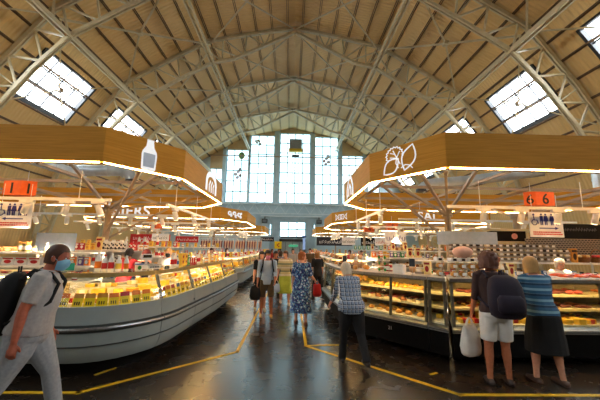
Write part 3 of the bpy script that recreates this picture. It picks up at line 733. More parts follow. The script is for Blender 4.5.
# ------------------------------------------------------------------ counters
class Path:
    def __init__(s, pts, left):
        s.p = [Vector(p) for p in pts]; s.l = [0]
        for a, b in zip(s.p, s.p[1:]): s.l.append(s.l[-1]+(b-a).length)
        s.sg = 1 if left else -1
        s.n = []
        for i in range(len(s.p)):
            d1 = (s.p[i]-s.p[i-1]).normalized() if i else None; d2 = (s.p[i+1]-s.p[i]).normalized() if i < len(s.p)-1 else None
            ns = [Vector((-d.y, d.x))*s.sg for d in (d1, d2) if d is not None]
            if len(ns) == 1: s.n.append(ns[0])
            else: m = (ns[0]+ns[1]).normalized(); s.n.append(m/max(.35, m.dot(ns[0])))
    def at(s, t, o=0.):
        t = max(0, min(s.l[-1], t))
        for i in range(len(s.p)-1):
            if t <= s.l[i+1]+1e-9:
                k = (t-s.l[i])/(s.l[i+1]-s.l[i]); p = s.p[i].lerp(s.p[i+1], k); n = s.n[i].lerp(s.n[i+1], k); return p+n*o
    def rz(s, t):      # heading such that local +y points into the stall
        a = s.at(max(0, t-.02)); b = s.at(min(s.l[-1], t+.02)); d = (b-a).normalized(); n = Vector((-d.y, d.x))*s.sg
        return atan2(-n.x, n.y)
    def sub(s, t0, t1):
        return [t0]+[x for x in s.l if t0+.01 < x < t1-.01]+[t1]
    def sweep(s, mb, t0, t1, prof, mi=0):
        ts = s.sub(t0, t1); rings = []
        for t in ts:
            rings.append([(*s.at(t, o), z) for o, z in prof])
        if s.sg > 0: rings = rings[::-1]
        return mb.loft(rings, mi)
    def end(s, mb, t, prof, th, mi=0):      # a flat end panel
        a = max(0, t-th/2); b = min(s.l[-1], t+th/2); return s.sweep(mb, a, b, prof, mi)
ell = [(-2.9+1.08*sin(radians(a)), 5.5-1.37*cos(radians(a))) for a in (0, 12, 24, 36, 48, 60, 72, 84)]
PL = Path([(-9.6, 4.13)]+ell+[(-1.76, 6.3), (-1.66, 7.8), (-1.63, 10.1)], True)
PR = Path([(9.6, 4.78), (2.48, 4.78), (1.10, 6.38), (1.00, 7.6), (.98, 9.6)], False)
m_deck = mat('deck_white', '#e9e2cf', '#dfd6c0', rough=.35)
m_shelf = mat('shelf_cream', '#e6d7a8', '#dccb98', rough=.4)
m_case = emis('case_lamp_face', '#ffd48c', CASE)
m_case2 = emis('case_lamp_soft', '#ffc878', CASE*.4)
m_rail = mat('bumper_steel', '#9c9fa0', '#8b8e8f', rough=.36, metal=.9, scale=30)
m_ledge = glass('ledge_glass', (.93, .96, .9, 1), gloss=1.2)
m_gl2 = glass('case_glass', (.97, .99, .97, 1), gloss=.2)
m_slot = mat('seam_dark', '#3e4444', rough=.6)
def cheese_unit(t0, t1, lab, glassed=True):
    c = PL.at((t0+t1)/2, .5); t = thing('cheese_counter', lab, 'display counter', (c.x, c.y, 0), 'grey refrigerated counters of the cheese stall')
    g = .006; a, b = t0+g, t1-g
    def part(nm, prof, m, aa=a, bb=b, **k):
        mb = MB(); PL.sweep(mb, aa, bb, prof); return mb.build(nm, m, parent=t, **k)
    part('kick', [(.40, 0), (.46, 0), (.46, .22), (.40, .22)], m_black)
    part('skirt', [(.16, .21), (.10, .30), (.07, .42), (.06, .60), (.12, .60), (.14, .42), (.22, .21)], m_grey)
    part('seam', [(.055, .425), (.09, .425), (.09, .44), (.055, .44)], m_slot)
    part('bumper_rail', [(.0+.022*cos(x)+.03, .655+.022*sin(x)) for x in [2*pi*i/8 for i in range(8)]], m_rail)
    part('rail_bed', [(.055, .60), (.14, .60), (.14, .70), (.055, .70)], m_slot)
    part('front_panel', [(.075, .70), (.10, .925), (.14, .925), (.14, .70)], m_grey)
    part('carcass', [(.16, .22), (.98, .22), (.98, .86), (.15, .86)], m_grey)
    part('deck', [(.13, .862), (.93, .862), (.93, 1.10), (.70, 1.10), (.70, 1.02), (.48, 1.02), (.48, .94), (.27, .94), (.27, .885), (.13, .885)], m_deck)
    part('back_panel', [(.94, .86), (.98, .86), (.98, 1.14), (.94, 1.14)], m_white)
    if glassed:
        part('front_glass', [(.115, .925), (.30, 1.335), (.308, 1.33), (.123, .92)], m_gl2, smooth=0)
        part('top_ledge', [(.27, 1.338), (.92, 1.338), (.92, 1.352), (.27, 1.352)], m_ledge, smooth=0)
        part('ledge_trim', [(.255, 1.295), (.27, 1.295), (.27, 1.356), (.255, 1.356)], mat('ledge_gold', '#c9ae72', '#bba063', rough=.35, metal=.4))
        part('case_lamp', [(.34, 1.305), (.375, 1.305), (.375, 1.325), (.34, 1.325)], m_case, aa=a+.08, bb=b-.08)
        part('lamp_cover', [(.325, 1.326), (.39, 1.326), (.39, 1.336), (.325, 1.336)], m_dgrey, aa=a+.08, bb=b-.08)
        for tt in ((t0+.065, t1-.065) if t1 > PL.l[-1]-.1 else (t0+.065,)):
            mb = MB(); p = PL.at(tt, .11); q = PL.at(tt, .30); mb.bar((*p, .80), (*q, 1.34), .036, .036); p2 = PL.at(tt, .90); mb.bar((*q, 1.33), (*p2, 1.33), .03, .02)
            mb.build('post', m_dgrey, parent=t)
            mb = MB(); mb.lathe([(.04, -.035), (.045, 0), (.04, .035)], (q.x, q.y, 1.335), 12); mb.build('post_cap', m_dgrey, parent=t)
    else:
        part('wire_front', [(.60, 1.02), (.60, 1.18), (.615, 1.18), (.615, 1.02)], mat('wire_basket', '#c3ad83', '#84744f', rough=.5, scale=38, detail=0), smooth=0)
        part('top_ledge', [(.45, 1.28), (.98, 1.28), (.98, 1.30), (.45, 1.30)], m_white)
        part('case_lamp', [(.50, 1.258), (.53, 1.258), (.53, 1.278), (.50, 1.278)], m_case, aa=a+.08, bb=b-.08)
    return t
# places along the cheese path: seams of the units
TL = [0, 3.1, 6.25, 8.0, 9.35, 10.6, 11.9, PL.l[-1]]
def tl_of(x=None, y=None):     # distance along the path where it passes x (front) or y (side)
    best = min((abs((PL.at(i*.02).x-x) if x is not None else (PL.at(i*.02).y-y)), i*.02) for i in range(int(PL.l[-1]/.02)) if (x is None or i*.02 < 7.6) and (y is None or i*.02 > 7.0))
    return best[1]
tB = 6.35; tC = 8.05; tD = tl_of(y=6.15); tE = tl_of(y=7.25); tF = tl_of(y=8.5)
TL = [0, 3.2, tB, tC, tD, tE, tF, PL.l[-1]]
cheese_unit(TL[0], TL[1], 'grey open chiller with a wire front at the far end of the cheese stall', False)
cheese_unit(TL[1], TL[2], 'grey open chiller with a wire front behind the grey shirt person', False)
cheese_unit(TL[2], TL[3], 'grey curved glass counter with the round cheeses and the weighing scale on top')
cheese_unit(TL[3], TL[4], 'grey curved glass counter on the corner with yellow packs standing on top')
cheese_unit(TL[4], TL[5], 'grey glass counter just past the curved corner, facing the aisle')
cheese_unit(TL[5], TL[6], 'grey glass counter facing the aisle, last but one before its far end')
cheese_unit(TL[6], TL[7], 'grey glass counter facing the aisle at the far end of the cheese stall')
def number_plate(path, t, o, z, txt, lab, size=.09, name='number_plate', dark=False):
    p = path.at(t, o); rz = path.rz(t); r = Vector((cos(rz), sin(rz), 0))
    if path.sg < 0: pass
    o_ = text_mesh(name, txt, size, m_sign if not dark else m_dark, (p.x, p.y, z), r, UPV, .006, align='CENTER')
    return tag(o_, lab, 'number')
# ---- pastry and meat counters
m_frame2 = mat('case_frame', '#77776c', '#6a6a60', rough=.35, metal=.6)
def pastry_unit(t0, t1, lab, shelves=2, ends=(0, 0), name='pastry_counter', grp='black based glass counters of the pastry stall', mid=0):
    c = PR.at((t0+t1)/2, .5); t = thing(name, lab, 'display counter', (c.x, c.y, 0), grp)
    g = .006; a, b = t0+g, t1-g
    def part(nm, prof, m, aa=a, bb=b, **k):
        mb = MB(); PR.sweep(mb, aa, bb, prof); return mb.build(nm, m, parent=t, **k)
    part('kick', [(.46, 0), (.52, 0), (.52, .12), (.46, .12)], m_black)
    part('base', [(.10, .12), (.06, .48), (.95, .48), (.95, .12)], m_black)
    part('bumper_rail', [(0, .49), (.0, .545), (.06, .575), (.13, .575), (.13, .49)], m_rail)
    part('bumper_line', [(-.004, .512), (.02, .512), (.02, .52), (-.004, .52)], m_slot)
    part('deck', [(.13, .555), (.84, .555), (.84, .60), (.13, .60)], m_deck)
    part('back_panel', [(.86, .48), (.90, .48), (.90, 1.25), (.86, 1.25)], mat('case_back', '#7d6c4c', '#6f5f41', rough=.35))
    part('front_glass', [(.085, .575), (.15, 1.262), (.158, 1.262), (.093, .575)], m_glass, smooth=0)
    part('top_slab', [(.10, 1.262), (.92, 1.262), (.92, 1.30), (.10, 1.30)], mat('case_top', '#c8c3b4', '#bab5a6', rough=.3, metal=.2))
    part('top_trim', [(.085, 1.255), (.105, 1.255), (.105, 1.305), (.085, 1.305)], m_rail)
    part('case_lamp', [(.22, 1.238), (.27, 1.238), (.27, 1.26), (.22, 1.26)], m_case, aa=a+.08, bb=b-.08)
    part('lamp_valance', [(.195, 1.222), (.205, 1.222), (.205, 1.262), (.195, 1.262)], m_frame2)
    for k, z in enumerate((.80, 1.02)[:shelves]):
        o0 = .30+.06*k
        part('shelf', [(o0, z), (.85, z), (.85, z+.014), (o0, z+.014)], m_shelf); part('price_rail', [(o0-.008, z-.022), (o0, z-.022), (o0, z+.016), (o0-.008, z+.016)], m_shelf)
    for tt in (t0+.034, t1-.034):
        mb = MB(); p = PR.at(tt, .085); q = PR.at(tt, .145); mb.bar((*p, .57), (*q, 1.26), .045, .03); mb.build('post', m_frame2, parent=t)
    if mid:
        mb = MB(); p = PR.at(mid, .085); q = PR.at(mid, .145); mb.bar((*p, .57), (*q, 1.26), .045, .03); mb.build('post', m_frame2, parent=t)
    for tt, on in zip((t0+.045, t1-.045), ends):
        if on:
            mb = MB(); PR.end(mb, tt, [(.12, .58), (.86, .58), (.86, 1.25), (.17, 1.25)], .01); mb.build('side_glass', m_glass, parent=t, smooth=0)
    return t
ta = (9.6-5.05); tb = 9.6-2.48; tc = PR.l[2]; tmid = tb+.36
pastry_unit(0, 2.35, 'black based glass meat counter furthest along from the aisle', name='meat_counter', grp='black based glass counters of the meat stall')
pastry_unit(2.35, ta, 'black based glass meat counter with red trays on top, next to the striped top person', name='meat_counter', grp='black based glass counters of the meat stall')
pastry_unit(ta, tb-.02, 'black based glass counter with smoked meat, in front of the curly haired person', ends=(0, 1), name='meat_counter', grp='black based glass counters of the meat stall')
pastry_unit(tb+.03, tmid, 'narrow glass corner counter with orange and yellow trays', ends=(1, 1))
pastry_unit(tmid, tc-.03, 'black based glass pastry counter set at an angle, beside the plaid shirt person', ends=(1, 1), mid=tmid+.72)
pastry_unit(tc+.02, tc+1.65, 'black based glass pastry counter on the aisle just past the plaid shirt person', ends=(1, 0))
pastry_unit(tc+1.65, PR.l[-1], 'black based glass pastry counter on the aisle at its far end', ends=(0, 1))
number_plate(PR, (tmid+tc)/2-.15, .066, .33, '21', 'small white number 21 on the black pastry counter base', .085)
number_plate(PR, ta-1.1, .066, .33, '19', 'small white number 19 on the black base beside the striped top person', .085)
number_plate(PL, tC+1.15, .066, .72, '9', 'small dark number 9 on the grey corner counter', .07, dark=True)
# ---- second and third islands
def simple_island(key, pts, left, desc, base_m, units, side):
    P = Path(pts, left); seg = P.l[-1]/units
    ordn = ['first', 'second', 'third', 'fourth', 'fifth', 'sixth', 'seventh', 'eighth']
    for i in range(units):
        a, b = i*seg+.006, (i+1)*seg-.006; c = P.at((a+b)/2, .5)
        t = thing('glass_counter', '%s, %s unit from the wall end' % (desc, ordn[i]), 'display counter', (c.x, c.y, 0), 'distant glass counters')
        for nm, prof, m in (('kick', [(.3, 0), (.36, 0), (.36, .2), (.3, .2)], m_black), ('base', [(.12, .2), (.06, .34), (.06, .6), (.9, .6), (.9, .2)], base_m), ('bumper_rail', [(.0, .6), (.0, .66), (.1, .68), (.1, .6)], m_rail),
                            ('deck', [(.1, .85), (.88, .9), (.88, .6), (.1, .6)], base_m), ('front_glass', [(.1, .86), (.2, 1.27), (.208, 1.27), (.108, .86)], m_glass), ('top_slab', [(.18, 1.27), (.88, 1.27), (.88, 1.29), (.18, 1.29)], m_white),
                            ('case_lamp', [(.30, 1.225), (.36, 1.225), (.36, 1.255), (.30, 1.255)], m_case2), ('back_panel', [(.88, .6), (.91, .6), (.91, 1.29), (.88, 1.29)], m_white)):
            mb = MB(); P.sweep(mb, a, b, prof); mb.build(nm, m, parent=t)
        mb = MB(); p = P.at(a+.03, .1); q = P.at(a+.03, .2); mb.bar((*p, .66), (*q, 1.28), .05, .04); mb.build('post', m_dgrey, parent=t)
    return P
def rounded(xi, y0, y1, xo, r=.9):
    s = 1 if xo > xi else -1; c = (xi+s*r, y0+r)
    return [(xo, y0)]+[(c[0]-s*r*sin(radians(a)), c[1]-r*cos(radians(a))) for a in (0, 18, 36, 54, 72, 90)]+[(xi, y1)]
ISL = {'L2': simple_island('L2', rounded(-2.0, 12.9, 23.5, -8.2, 1.0), True, 'pale counter under the hanging sausages', m_grey, 7, -1),
       'R2': simple_island('R2', rounded(1.62, 12.6, 23.5, 8.2, 1.1), False, 'pale rounded counter beyond the pastry counters', m_grey, 7, 1),
       'L3': simple_island('L3', rounded(-2.2, 27.5, 38.5, -7.2, .9), True, 'pale counter beyond the sausages', m_white, 5, -1),
       'R3': simple_island('R3', rounded(1.9, 27.5, 38.5, 7.2, .9), False, 'pale counter beyond the dark lettered board', m_white, 5, 1)}
# ---- racks behind the counters
m_rack = mat('rack_white', '#dcdad2', '#d0cec5', rough=.4)
def rack(x0, x1, y, levels, lab, depth=.42, back=None, h=None, rz=0., name='shelf_rack', grp='white shelf racks inside the stalls', mm=None):
    """levels: heights of the top of each board"""
    t = thing(name, lab, 'shelf', ((x0+x1)/2, y, 0), grp); h = h or max(levels); mm = mm or m_rack
    for z in levels:
        mb = MB(); mb.box(((x0+x1)/2, y, z-.0125), (x1-x0, depth, .025)); sh = mb.build('shelf_board', mm, parent=t, smooth=0)
        mb = MB(); mb.box(((x0+x1)/2, y-depth/2-.006, z-.022), (x1-x0, .012, .04)); mb.build('price_strip', m_white, parent=sh, smooth=0)
    n = max(2, int((x1-x0)/1.3)+1)
    for i in range(n):
        x = x0+(x1-x0)*i/(n-1); mb = MB(); mb.box((x, y+depth/2+.02, h/2), (.04, .03, h)); mb.build('upright', mm, parent=t, smooth=0)
        mb = MB(); mb.box((x, y, .03), (.04, depth, .06)); mb.build('foot', mm, parent=t, smooth=0)
    if back: mb = MB(); mb.box(((x0+x1)/2, y+depth/2+.04, (back[0]+back[1])/2), (x1-x0, .012, back[1]-back[0])); mb.build('back_panel', mm, parent=t, smooth=0)
    return t
rack(-7.9, -3.98, 6.4, [.30, .72, 1.04, 1.33, 1.59], 'white shelf rack with red boxes behind the grey shirt person', back=(.1, 1.33))
rack(-5.6, -3.72, 8.0, [.4, .9, 1.3, 1.62], 'white shelf rack with milk cartons behind the vendor in red', back=(.1, 1.62))
rack(3.1, 7.9, 7.5, [.35, .75, 1.12, 1.50], 'white shelf rack with stacked cake boxes behind the meat counters', depth=.55, back=(.1, 1.12))
rack(2.3, 4.0, 9.0, [.4, .9, 1.25, 1.52], 'white shelf rack with orange packets left of the stacked cake boxes'.replace('left of', 'beside'), back=(.1, 1.52))
# panels behind
m_pb = mat('panel_pale_blue', '#a9bcd6', '#9fb3ce', rough=.5)
def panel(x0, x1, y, z0, z1, m, lab, nm='backing_panel', cat='panel'):
    t = thing(nm, lab, cat, ((x0+x1)/2, y, 0))
    mb = MB(); mb.box(((x0+x1)/2, y, (z0+z1)/2), (x1-x0, .03, z1-z0)); mb.build('sheet', m, parent=t, smooth=0, bevel=.004)
    for x in (x0+.06, x1-.06): mb = MB(); mb.box((x, y+.03, z1/2), (.04, .03, z1)); mb.build('upright', m_rack, parent=t, smooth=0)
    return t
panel(-5.72, -4.85, 6.98, 1.60, 2.0, m_pb, 'pale blue panel standing above the shelf with red boxes')
panel(3.95, 5.6, 8.05, 1.9, 2.26, m_pb, 'pale blue panel above the stacked cake boxes')
m_mesh = None
def mesh_mat():
    m = bpy.data.materials.new('hexagon_mesh'); m.use_nodes = True; nt = m.node_tree; N = nt.nodes; L = nt.links; b = N['Principled BSDF']
    tc = N.new('ShaderNodeTexCoord'); mp = N.new('ShaderNodeMapping'); mp.inputs['Rotation'].default_value = (radians(90), 0, 0); L.new(tc.outputs['Object'], mp.inputs[0])
    v = N.new('ShaderNodeTexBrick'); v.inputs['Scale'].default_value = 1; v.inputs['Brick Width'].default_value = .09; v.inputs['Row Height'].default_value = .05; v.inputs['Mortar Size'].default_value = .012
    v.inputs['Color1'].default_value = S('#15110f'); v.inputs['Color2'].default_value = S('#1d1714'); v.inputs['Mortar'].default_value = S('#8b7f73')
    L.new(mp.outputs[0], v.inputs['Vector']); L.new(v.outputs['Color'], b.inputs['Base Color']); b.inputs['Roughness'].default_value = .5; return m
panel(6.3, 8.9, 7.95, 1.5, 2.10, mesh_mat(), 'black panel of hexagon mesh behind the fruit baskets')
# black board with faint lettering over the mesh
t = thing('black_signboard', 'black board with a small pink round mark above the hexagon mesh', 'sign', (7.4, 8.25, 2.1))
mb = MB(); mb.box((7.8, 8.25, 2.33), (2.2, .05, .42)); mb.build('board', m_black, parent=t, smooth=0)
mb = MB(); face_poly(mb, circ(0, 0, .09, .09, 14), (7.0, 8.222, 2.33), (1, 0, 0), UPV, .006); mb.build('round_mark', mat('pink_mark', '#c98a86', rough=.5), parent=t, smooth=0)
mb = MB(); q = random.Random(9); X = 7.3
while X < 8.6:
    w_ = q.uniform(.04, .07); hh = q.uniform(.06, .1); ribbon(mb, [(X, 2.36), (X+w_*.4, 2.36+hh), (X+w_, 2.36+hh*.3)], .012, (0, 8.222, -.02), (1, 0, 0), UPV, depth=.004); X += w_+.025
mb.build('faint_script', mat('script_grey', '#7a7470', rough=.6), parent=t, smooth=0)
for x in (6.8, 8.8): mb = MB(); mb.box((x, 8.29, 1.05), (.04, .03, 2.1)); mb.build('upright', m_rack, parent=t, smooth=0)
t = thing('black_signboard', 'black box light with a pink round mark over the cake boxes', 'sign', (5.95, 8.3, 2.0))
mb = MB(); mb.prism([(5.55, 8.2), (6.45, 8.1), (6.5, 8.4), (5.6, 8.45)], 2.02, 2.30); mb.build('board', m_black, parent=t, smooth=0)
mb = MB(); mb.prism([(5.48, 8.12), (6.52, 8.03), (6.55, 8.45), (5.5, 8.5)], 2.30, 2.36); mb.build('rim', m_cream, parent=t, smooth=0)
mb = MB(); mb.prism([(5.5, 8.14), (6.5, 8.05), (6.53, 8.43), (5.53, 8.47)], 1.97, 2.02); mb.build('base_rim', m_cream, parent=t, smooth=0)
mb = MB(); face_poly(mb, circ(0, 0, .08, .08, 12), (6.15, 8.13, 2.16), Vector((.9, -.1, 0)), UPV, .006); mb.build('round_mark', mat('pink_mark', '#c98a86', rough=.5), parent=t, smooth=0)
for x in (5.7, 6.35): mb = MB(); mb.box((x, 8.36, 1.0), (.04, .03, 2.0)); mb.build('upright', m_rack, parent=t, smooth=0)
# ------------------------------------------------------------------ goods
Q = random.Random(21)
PROTOS = []
def prod(name, cat):
    t = thing(name, name.replace('_', ' '), cat); PROTOS.append(t); return t
def parts(t, *specs):
    for nm, fn, m in specs:
        mb = MB(); fn(mb); mb.build(nm, m, parent=t, local=True, smooth=40)
    return t
DIMS = {}; PLACED = []
def dims(p):
    if p.name not in DIMS:
        ms = [p] if p.type == 'MESH' else [k for k in kids(p)]+[g for k in kids(p) for g in kids(k)]
        co = [v.co for m in ms for v in m.data.vertices]
        lo = [min(c[i] for c in co) for i in range(3)]; hi = [max(c[i] for c in co) for i in range(3)]; DIMS[p.name] = (lo, hi)
    return DIMS[p.name]
def footprint(proto, loc, rz, sc):
    lo, hi = dims(proto); c, s_ = cos(rz), sin(rz); cx, cy = (lo[0]+hi[0])/2*sc, (lo[1]+hi[1])/2*sc
    return (loc[0]+cx*c-cy*s_, loc[1]+cx*s_+cy*c, (hi[0]-lo[0])/2*sc*1.03, (hi[1]-lo[1])/2*sc*1.03, rz, loc[2]+lo[2]*sc, loc[2]+hi[2]*sc)
def clash(a, b):
    if a[5] >= b[6]-.0005 or b[5] >= a[6]-.0005: return False
    dx, dy = b[0]-a[0], b[1]-a[1]
    if hypot(dx, dy) > hypot(a[2], a[3])+hypot(b[2], b[3]): return False
    for r in (a[4], a[4]+pi/2, b[4], b[4]+pi/2):
        ux, uy = cos(r), sin(r)
        ra = a[2]*abs(ux*cos(a[4])+uy*sin(a[4]))+a[3]*abs(-ux*sin(a[4])+uy*cos(a[4])); rb = b[2]*abs(ux*cos(b[4])+uy*sin(b[4]))+b[3]*abs(-ux*sin(b[4])+uy*cos(b[4]))
        if abs(dx*ux+dy*uy) > ra+rb: return False
    return True
def put(proto, loc, lab, rz=0., scale=None, own=False, base=None, free=False):
    """sets one copy down unless the spot is taken; a tight spot takes a smaller or squarer one"""
    sc = scale or 1.
    for f, r in ((1, rz), (1, base if base is not None else rz), (.95, base if base is not None else rz), (.90, base if base is not None else rz), (.84, base if base is not None else rz), (.75, base if base is not None else rz)):
        fp = footprint(proto, loc, r, sc*f)
        if own or free or not any(clash(fp, q) for q in PLACED):
            PLACED.append(fp); return place(proto, loc, r, lab, None if own else lab, sc*f)
def on(path, protos, t0, t1, step, o, z, lab, jit=.02, rj=.3, rz0=0., scale=None, sj=0.):
    """a row of goods along a counter; lab may hold one label per prototype"""
    t = t0; i = 0; zf = z if callable(z) else (lambda oo: z)
    while t < t1:
        k = Q.randrange(len(protos)) if len(protos) > 1 else 0
        oo = o+Q.uniform(-jit, jit)*.5; p = path.at(t+Q.uniform(-jit, jit), oo)
        put(protos[k], (p.x, p.y, zf(oo)), lab[k] if isinstance(lab, (list, tuple)) else lab, path.rz(t)+rz0+Q.uniform(-rj, rj), (scale or 1)*(1+Q.uniform(-sj, sj)), base=path.rz(t)+rz0)
        t += step; i += 1
c_yel = mat('cheese_yellow', '#f5cf4e', '#f0c03a', rough=.45, scale=14); c_pale = mat('cheese_pale', '#efdc9c', '#e8d08a', rough=.45, scale=14)
c_org = mat('rind_orange', '#dc9a3c', '#d08a2e', rough=.45); c_wht = mat('dairy_white', '#f2efe6', '#e9e5da', rough=.4)
c_red = mat('pack_red', '#c4232a', '#b31c22', rough=.35); c_grn = mat('pack_green', '#2f9a3c', '#268a33', rough=.35); c_blu = mat('pack_blue', '#3b6fb5', '#3363a6', rough=.35)
c_brn = mat('crust_brown', '#a0602a', '#864a1c', rough=.6, scale=18, bump=.3); c_gld = mat('crust_gold', '#d99a42', '#c7832e', rough=.55, scale=16, bump=.2)
c_cho = mat('chocolate', '#3a1e12', '#2c160d', rough=.35); c_ber = mat('berry_red', '#a81c22', '#8a1319', rough=.3, scale=25); c_crm = mat('cream_filling', '#f3e3b8', '#ecd8a4', rough=.5)
c_mea = mat('smoked_meat', '#7a2f1e', '#5c1f14', rough=.4, scale=12, bump=.2); c_pnk = mat('meat_pink', '#c9544a', '#b3433c', rough=.4, scale=10)
c_pcard = mat('price_card_yellow', '#f0d21a', '#e8c80f', rough=.5); c_ink = mat('ink_dark', '#2e3a1c', '#26311a', rough=.6)
c_gls = glass('clear_plastic', (.95, .96, .95, 1), gloss=.8); c_amb = mat('amber_jar', '#6d4a1c', '#5a3a12', rough=.15, coat=.5); c_oli = mat('olive_jar', '#6d6a2c', '#5c5a22', rough=.15, coat=.5)
c_kraft = mat('kraft_card', '#b58c5c', '#a97f50', rough=.7); c_cake = mat('cake_brown', '#6e5138', '#5a402b', rough=.6, scale=20); c_lab = mat('paper_label', '#f4f2ee', '#eae7e1', rough=.6)
c_ora = mat('pack_orange', '#ec7f1e', '#e17213', rough=.4); c_vio = mat('pack_violet', '#7c5a9c', '#6f4e8e', rough=.4); c_teal = mat('card_teal', '#1f9f8b', '#19917e', rough=.5)
# --- prototypes
def mk_card(edge, nm):
    t = prod(nm, 'price card'); a = .25
    def sl(mb, x0, x1, z0, z1, off):     # a slab leaning back
        f = lambda x, z: (x, z*sin(a)-off*cos(a), z*cos(a)+off*sin(a))
        v = [f(x0, z0), f(x1, z0), f(x1, z1), f(x0, z1)]; v2 = [(p[0], p[1]+.004, p[2]) for p in v]
        mb.add(v+v2, [(0, 1, 2, 3), (7, 6, 5, 4), (0, 4, 5, 1), (1, 5, 6, 2), (2, 6, 7, 3), (3, 7, 4, 0)])
    parts(t, ('card', lambda m: sl(m, -.052, .052, 0, .118, 0), c_pcard), ('pack_front', lambda m: sl(m, -.050, .050, .112, .160, .001), edge),
          ('print', lambda m: [sl(m, -.03+.022*i, -.02+.022*i, .04, .075, .003) for i in range(3)], c_ink))
    return t
P_card = [mk_card(c_red, 'price_card'), mk_card(c_ora, 'price_card'), mk_card(c_gld, 'price_card'), mk_card(c_blu, 'price_card')]; P_card += P_card[:3]
def wheel(col, rind, r=.10, h=.07):
    t = prod('round_cheese', 'cheese'); n = 22
    pol = [(0, 0)]+[(r*cos(a), r*sin(a)) for a in [radians(35+i*(310/n)) for i in range(n+1)]]
    pin = [(0, 0)]+[(r*.965*cos(a), r*.965*sin(a)) for a in [radians(35+i*(310/n)) for i in range(n+1)]]
    parts(t, ('paste', lambda m: m.prism(pin, .003, h), col), ('rind', lambda m: m.prism(pol, 0, h-.006), rind)); return t
def wedge(col, rind, r=.15, h=.07):
    t = prod('cheese_wedge', 'cheese'); arc = [(r*cos(a), r*sin(a)) for a in [radians(60+i*10) for i in range(7)]]
    parts(t, ('paste', lambda m: m.prism([(0, -.05)]+[(x, y-.05) for x, y in arc], 0, h), col),
          ('rind', lambda m: m.prism([(x, y-.05) for x, y in arc]+[(x*1.05, y*1.05-.05) for x, y in arc[::-1]], 0, h), rind)); return t
def block(col, lab, d=(.15, .10, .07)):
    t = prod('cheese_block', 'cheese')
    mb = MB(); mb.box((0, 0, d[2]/2), d); mb.build('paste', col, parent=t, local=True, bevel=.008)
    mb = MB(); mb.box((0, 0, d[2]*.55), (d[0]*.5, d[1]+.003, d[2]*.92)); mb.build('wrapper_band', lab, parent=t, local=True, smooth=0); return t
P_chs = [wheel(c_yel, c_org), wheel(c_pale, c_yel, .09, .055), wedge(c_yel, c_org), wedge(c_pale, c_brn, .14, .09), block(c_yel, c_red), block(c_pale, c_lab), block(c_yel, c_yel, (.13, .12, .10)), wheel(c_yel, c_yel, .115, .09)]
L_chs = ['cut yellow cheese with orange rind', 'small cut pale cheese round', 'yellow cheese wedge', 'pale brown rinded cheese wedge', 'red banded yellow cheese block', 'paper banded pale cheese block', 'thick plain cheese block', 'tall cut yellow cheese round']
def bottle(lab, cap, h=.28, r=.042, body=c_wht):
    t = prod('milk_bottle', 'bottle')
    parts(t, ('body', lambda m: m.lathe([(r*.85, 0), (r, .01), (r, h*.58), (r*.86, h*.70), (r*.42, h*.84), (r*.40, h*.92)], n=16), body),
          ('label', lambda m: m.lathe([(r*1.012, h*.16), (r*1.02, h*.17), (r*1.02, h*.5), (r*1.012, h*.51)], n=16), lab), ('cap', lambda m: m.lathe([(r*.46, h*.90), (r*.48, h*.91), (r*.48, h*.99), (r*.42, h)], n=14), cap)); return t
P_bot = [bottle(c_ora, c_wht), bottle(c_red, c_red), bottle(c_red, c_wht), bottle(c_yel, c_wht, .24), bottle(c_blu, c_blu, .2)]
def carton(col, c2, h=.24, w_=.085):
    t = prod('milk_carton', 'carton')
    def g(m):
        a = w_/2; m.box((0, 0, h*.38), (w_, w_, h*.76)); z = h*.76
        m.add([(-a, -a, z), (a, -a, z), (a, a, z), (-a, a, z), (-a, 0, h*.95), (a, 0, h*.95)], [(0, 1, 5, 4), (2, 3, 4, 5), (1, 2, 5), (3, 0, 4), (3, 2, 1, 0)]); m.box((0, 0, h*.965), (w_, .006, h*.07))
    def pt(m):
        for x, z, s in ((-.02, .05, .035), (.02, .12, .03), (-.018, .15, .024), (.024, .04, .02)):
            m.add([(x+s*cos(a)*.8, -w_/2-.0012, z+s*sin(a)*.9) for a in [2*pi*k/8 for k in range(8)]], [tuple(range(8))])
    parts(t, ('body', g, col), ('patch', pt, c2)); return t
P_car = [carton(c_wht, m_dark), carton(c_wht, c_blu), carton(c_red, c_wht), carton(c_wht, c_red)]
def jar(col, lid, h=.15, r=.045, lab=None):
    t = prod('jar', 'jar')
    parts(t, ('body', lambda m: m.lathe([(r*.92, 0), (r, .012), (r, h*.72), (r*.8, h*.82)], n=16), col), ('lid', lambda m: m.lathe([(r*.86, h*.82), (r*.88, h*.83), (r*.88, h*.98), (r*.82, h)], n=16), lid),
          ('label', lambda m: m.lathe([(r*1.01, h*.2), (r*1.02, h*.22), (r*1.02, h*.58), (r*1.01, h*.6)], n=16), lab or c_lab)); return t
P_jar = [jar(c_amb, m_dark), jar(c_oli, c_gld, .17), jar(c_ber, c_red, .13), jar(c_gld, c_wht, .14)]
def packet(col, face, d=(.10, .055, .17), nm='food_box'):
    t = prod(nm, 'box')
    mb = MB(); mb.box((0, 0, d[2]/2), d); mb.build('carton', col, parent=t, local=True, bevel=.004)
    parts(t, ('front_print', lambda m: (m.lathe([(d[0]*.27, 0), (d[0]*.27, .002)], (0, 0, 0), n=10) if False else face_poly(m, circ(0, d[2]*.42, d[0]*.3, d[2]*.24, 12), (0, -d[1]/2-.001, 0), (1, 0, 0), UPV, .002)), face),
          ('title_band', lambda m: face_poly(m, [(-d[0]*.42, d[2]*.74), (d[0]*.42, d[2]*.74), (d[0]*.42, d[2]*.9), (-d[0]*.42, d[2]*.9)], (0, -d[1]/2-.001, 0), (1, 0, 0), UPV, .002), face)); return t
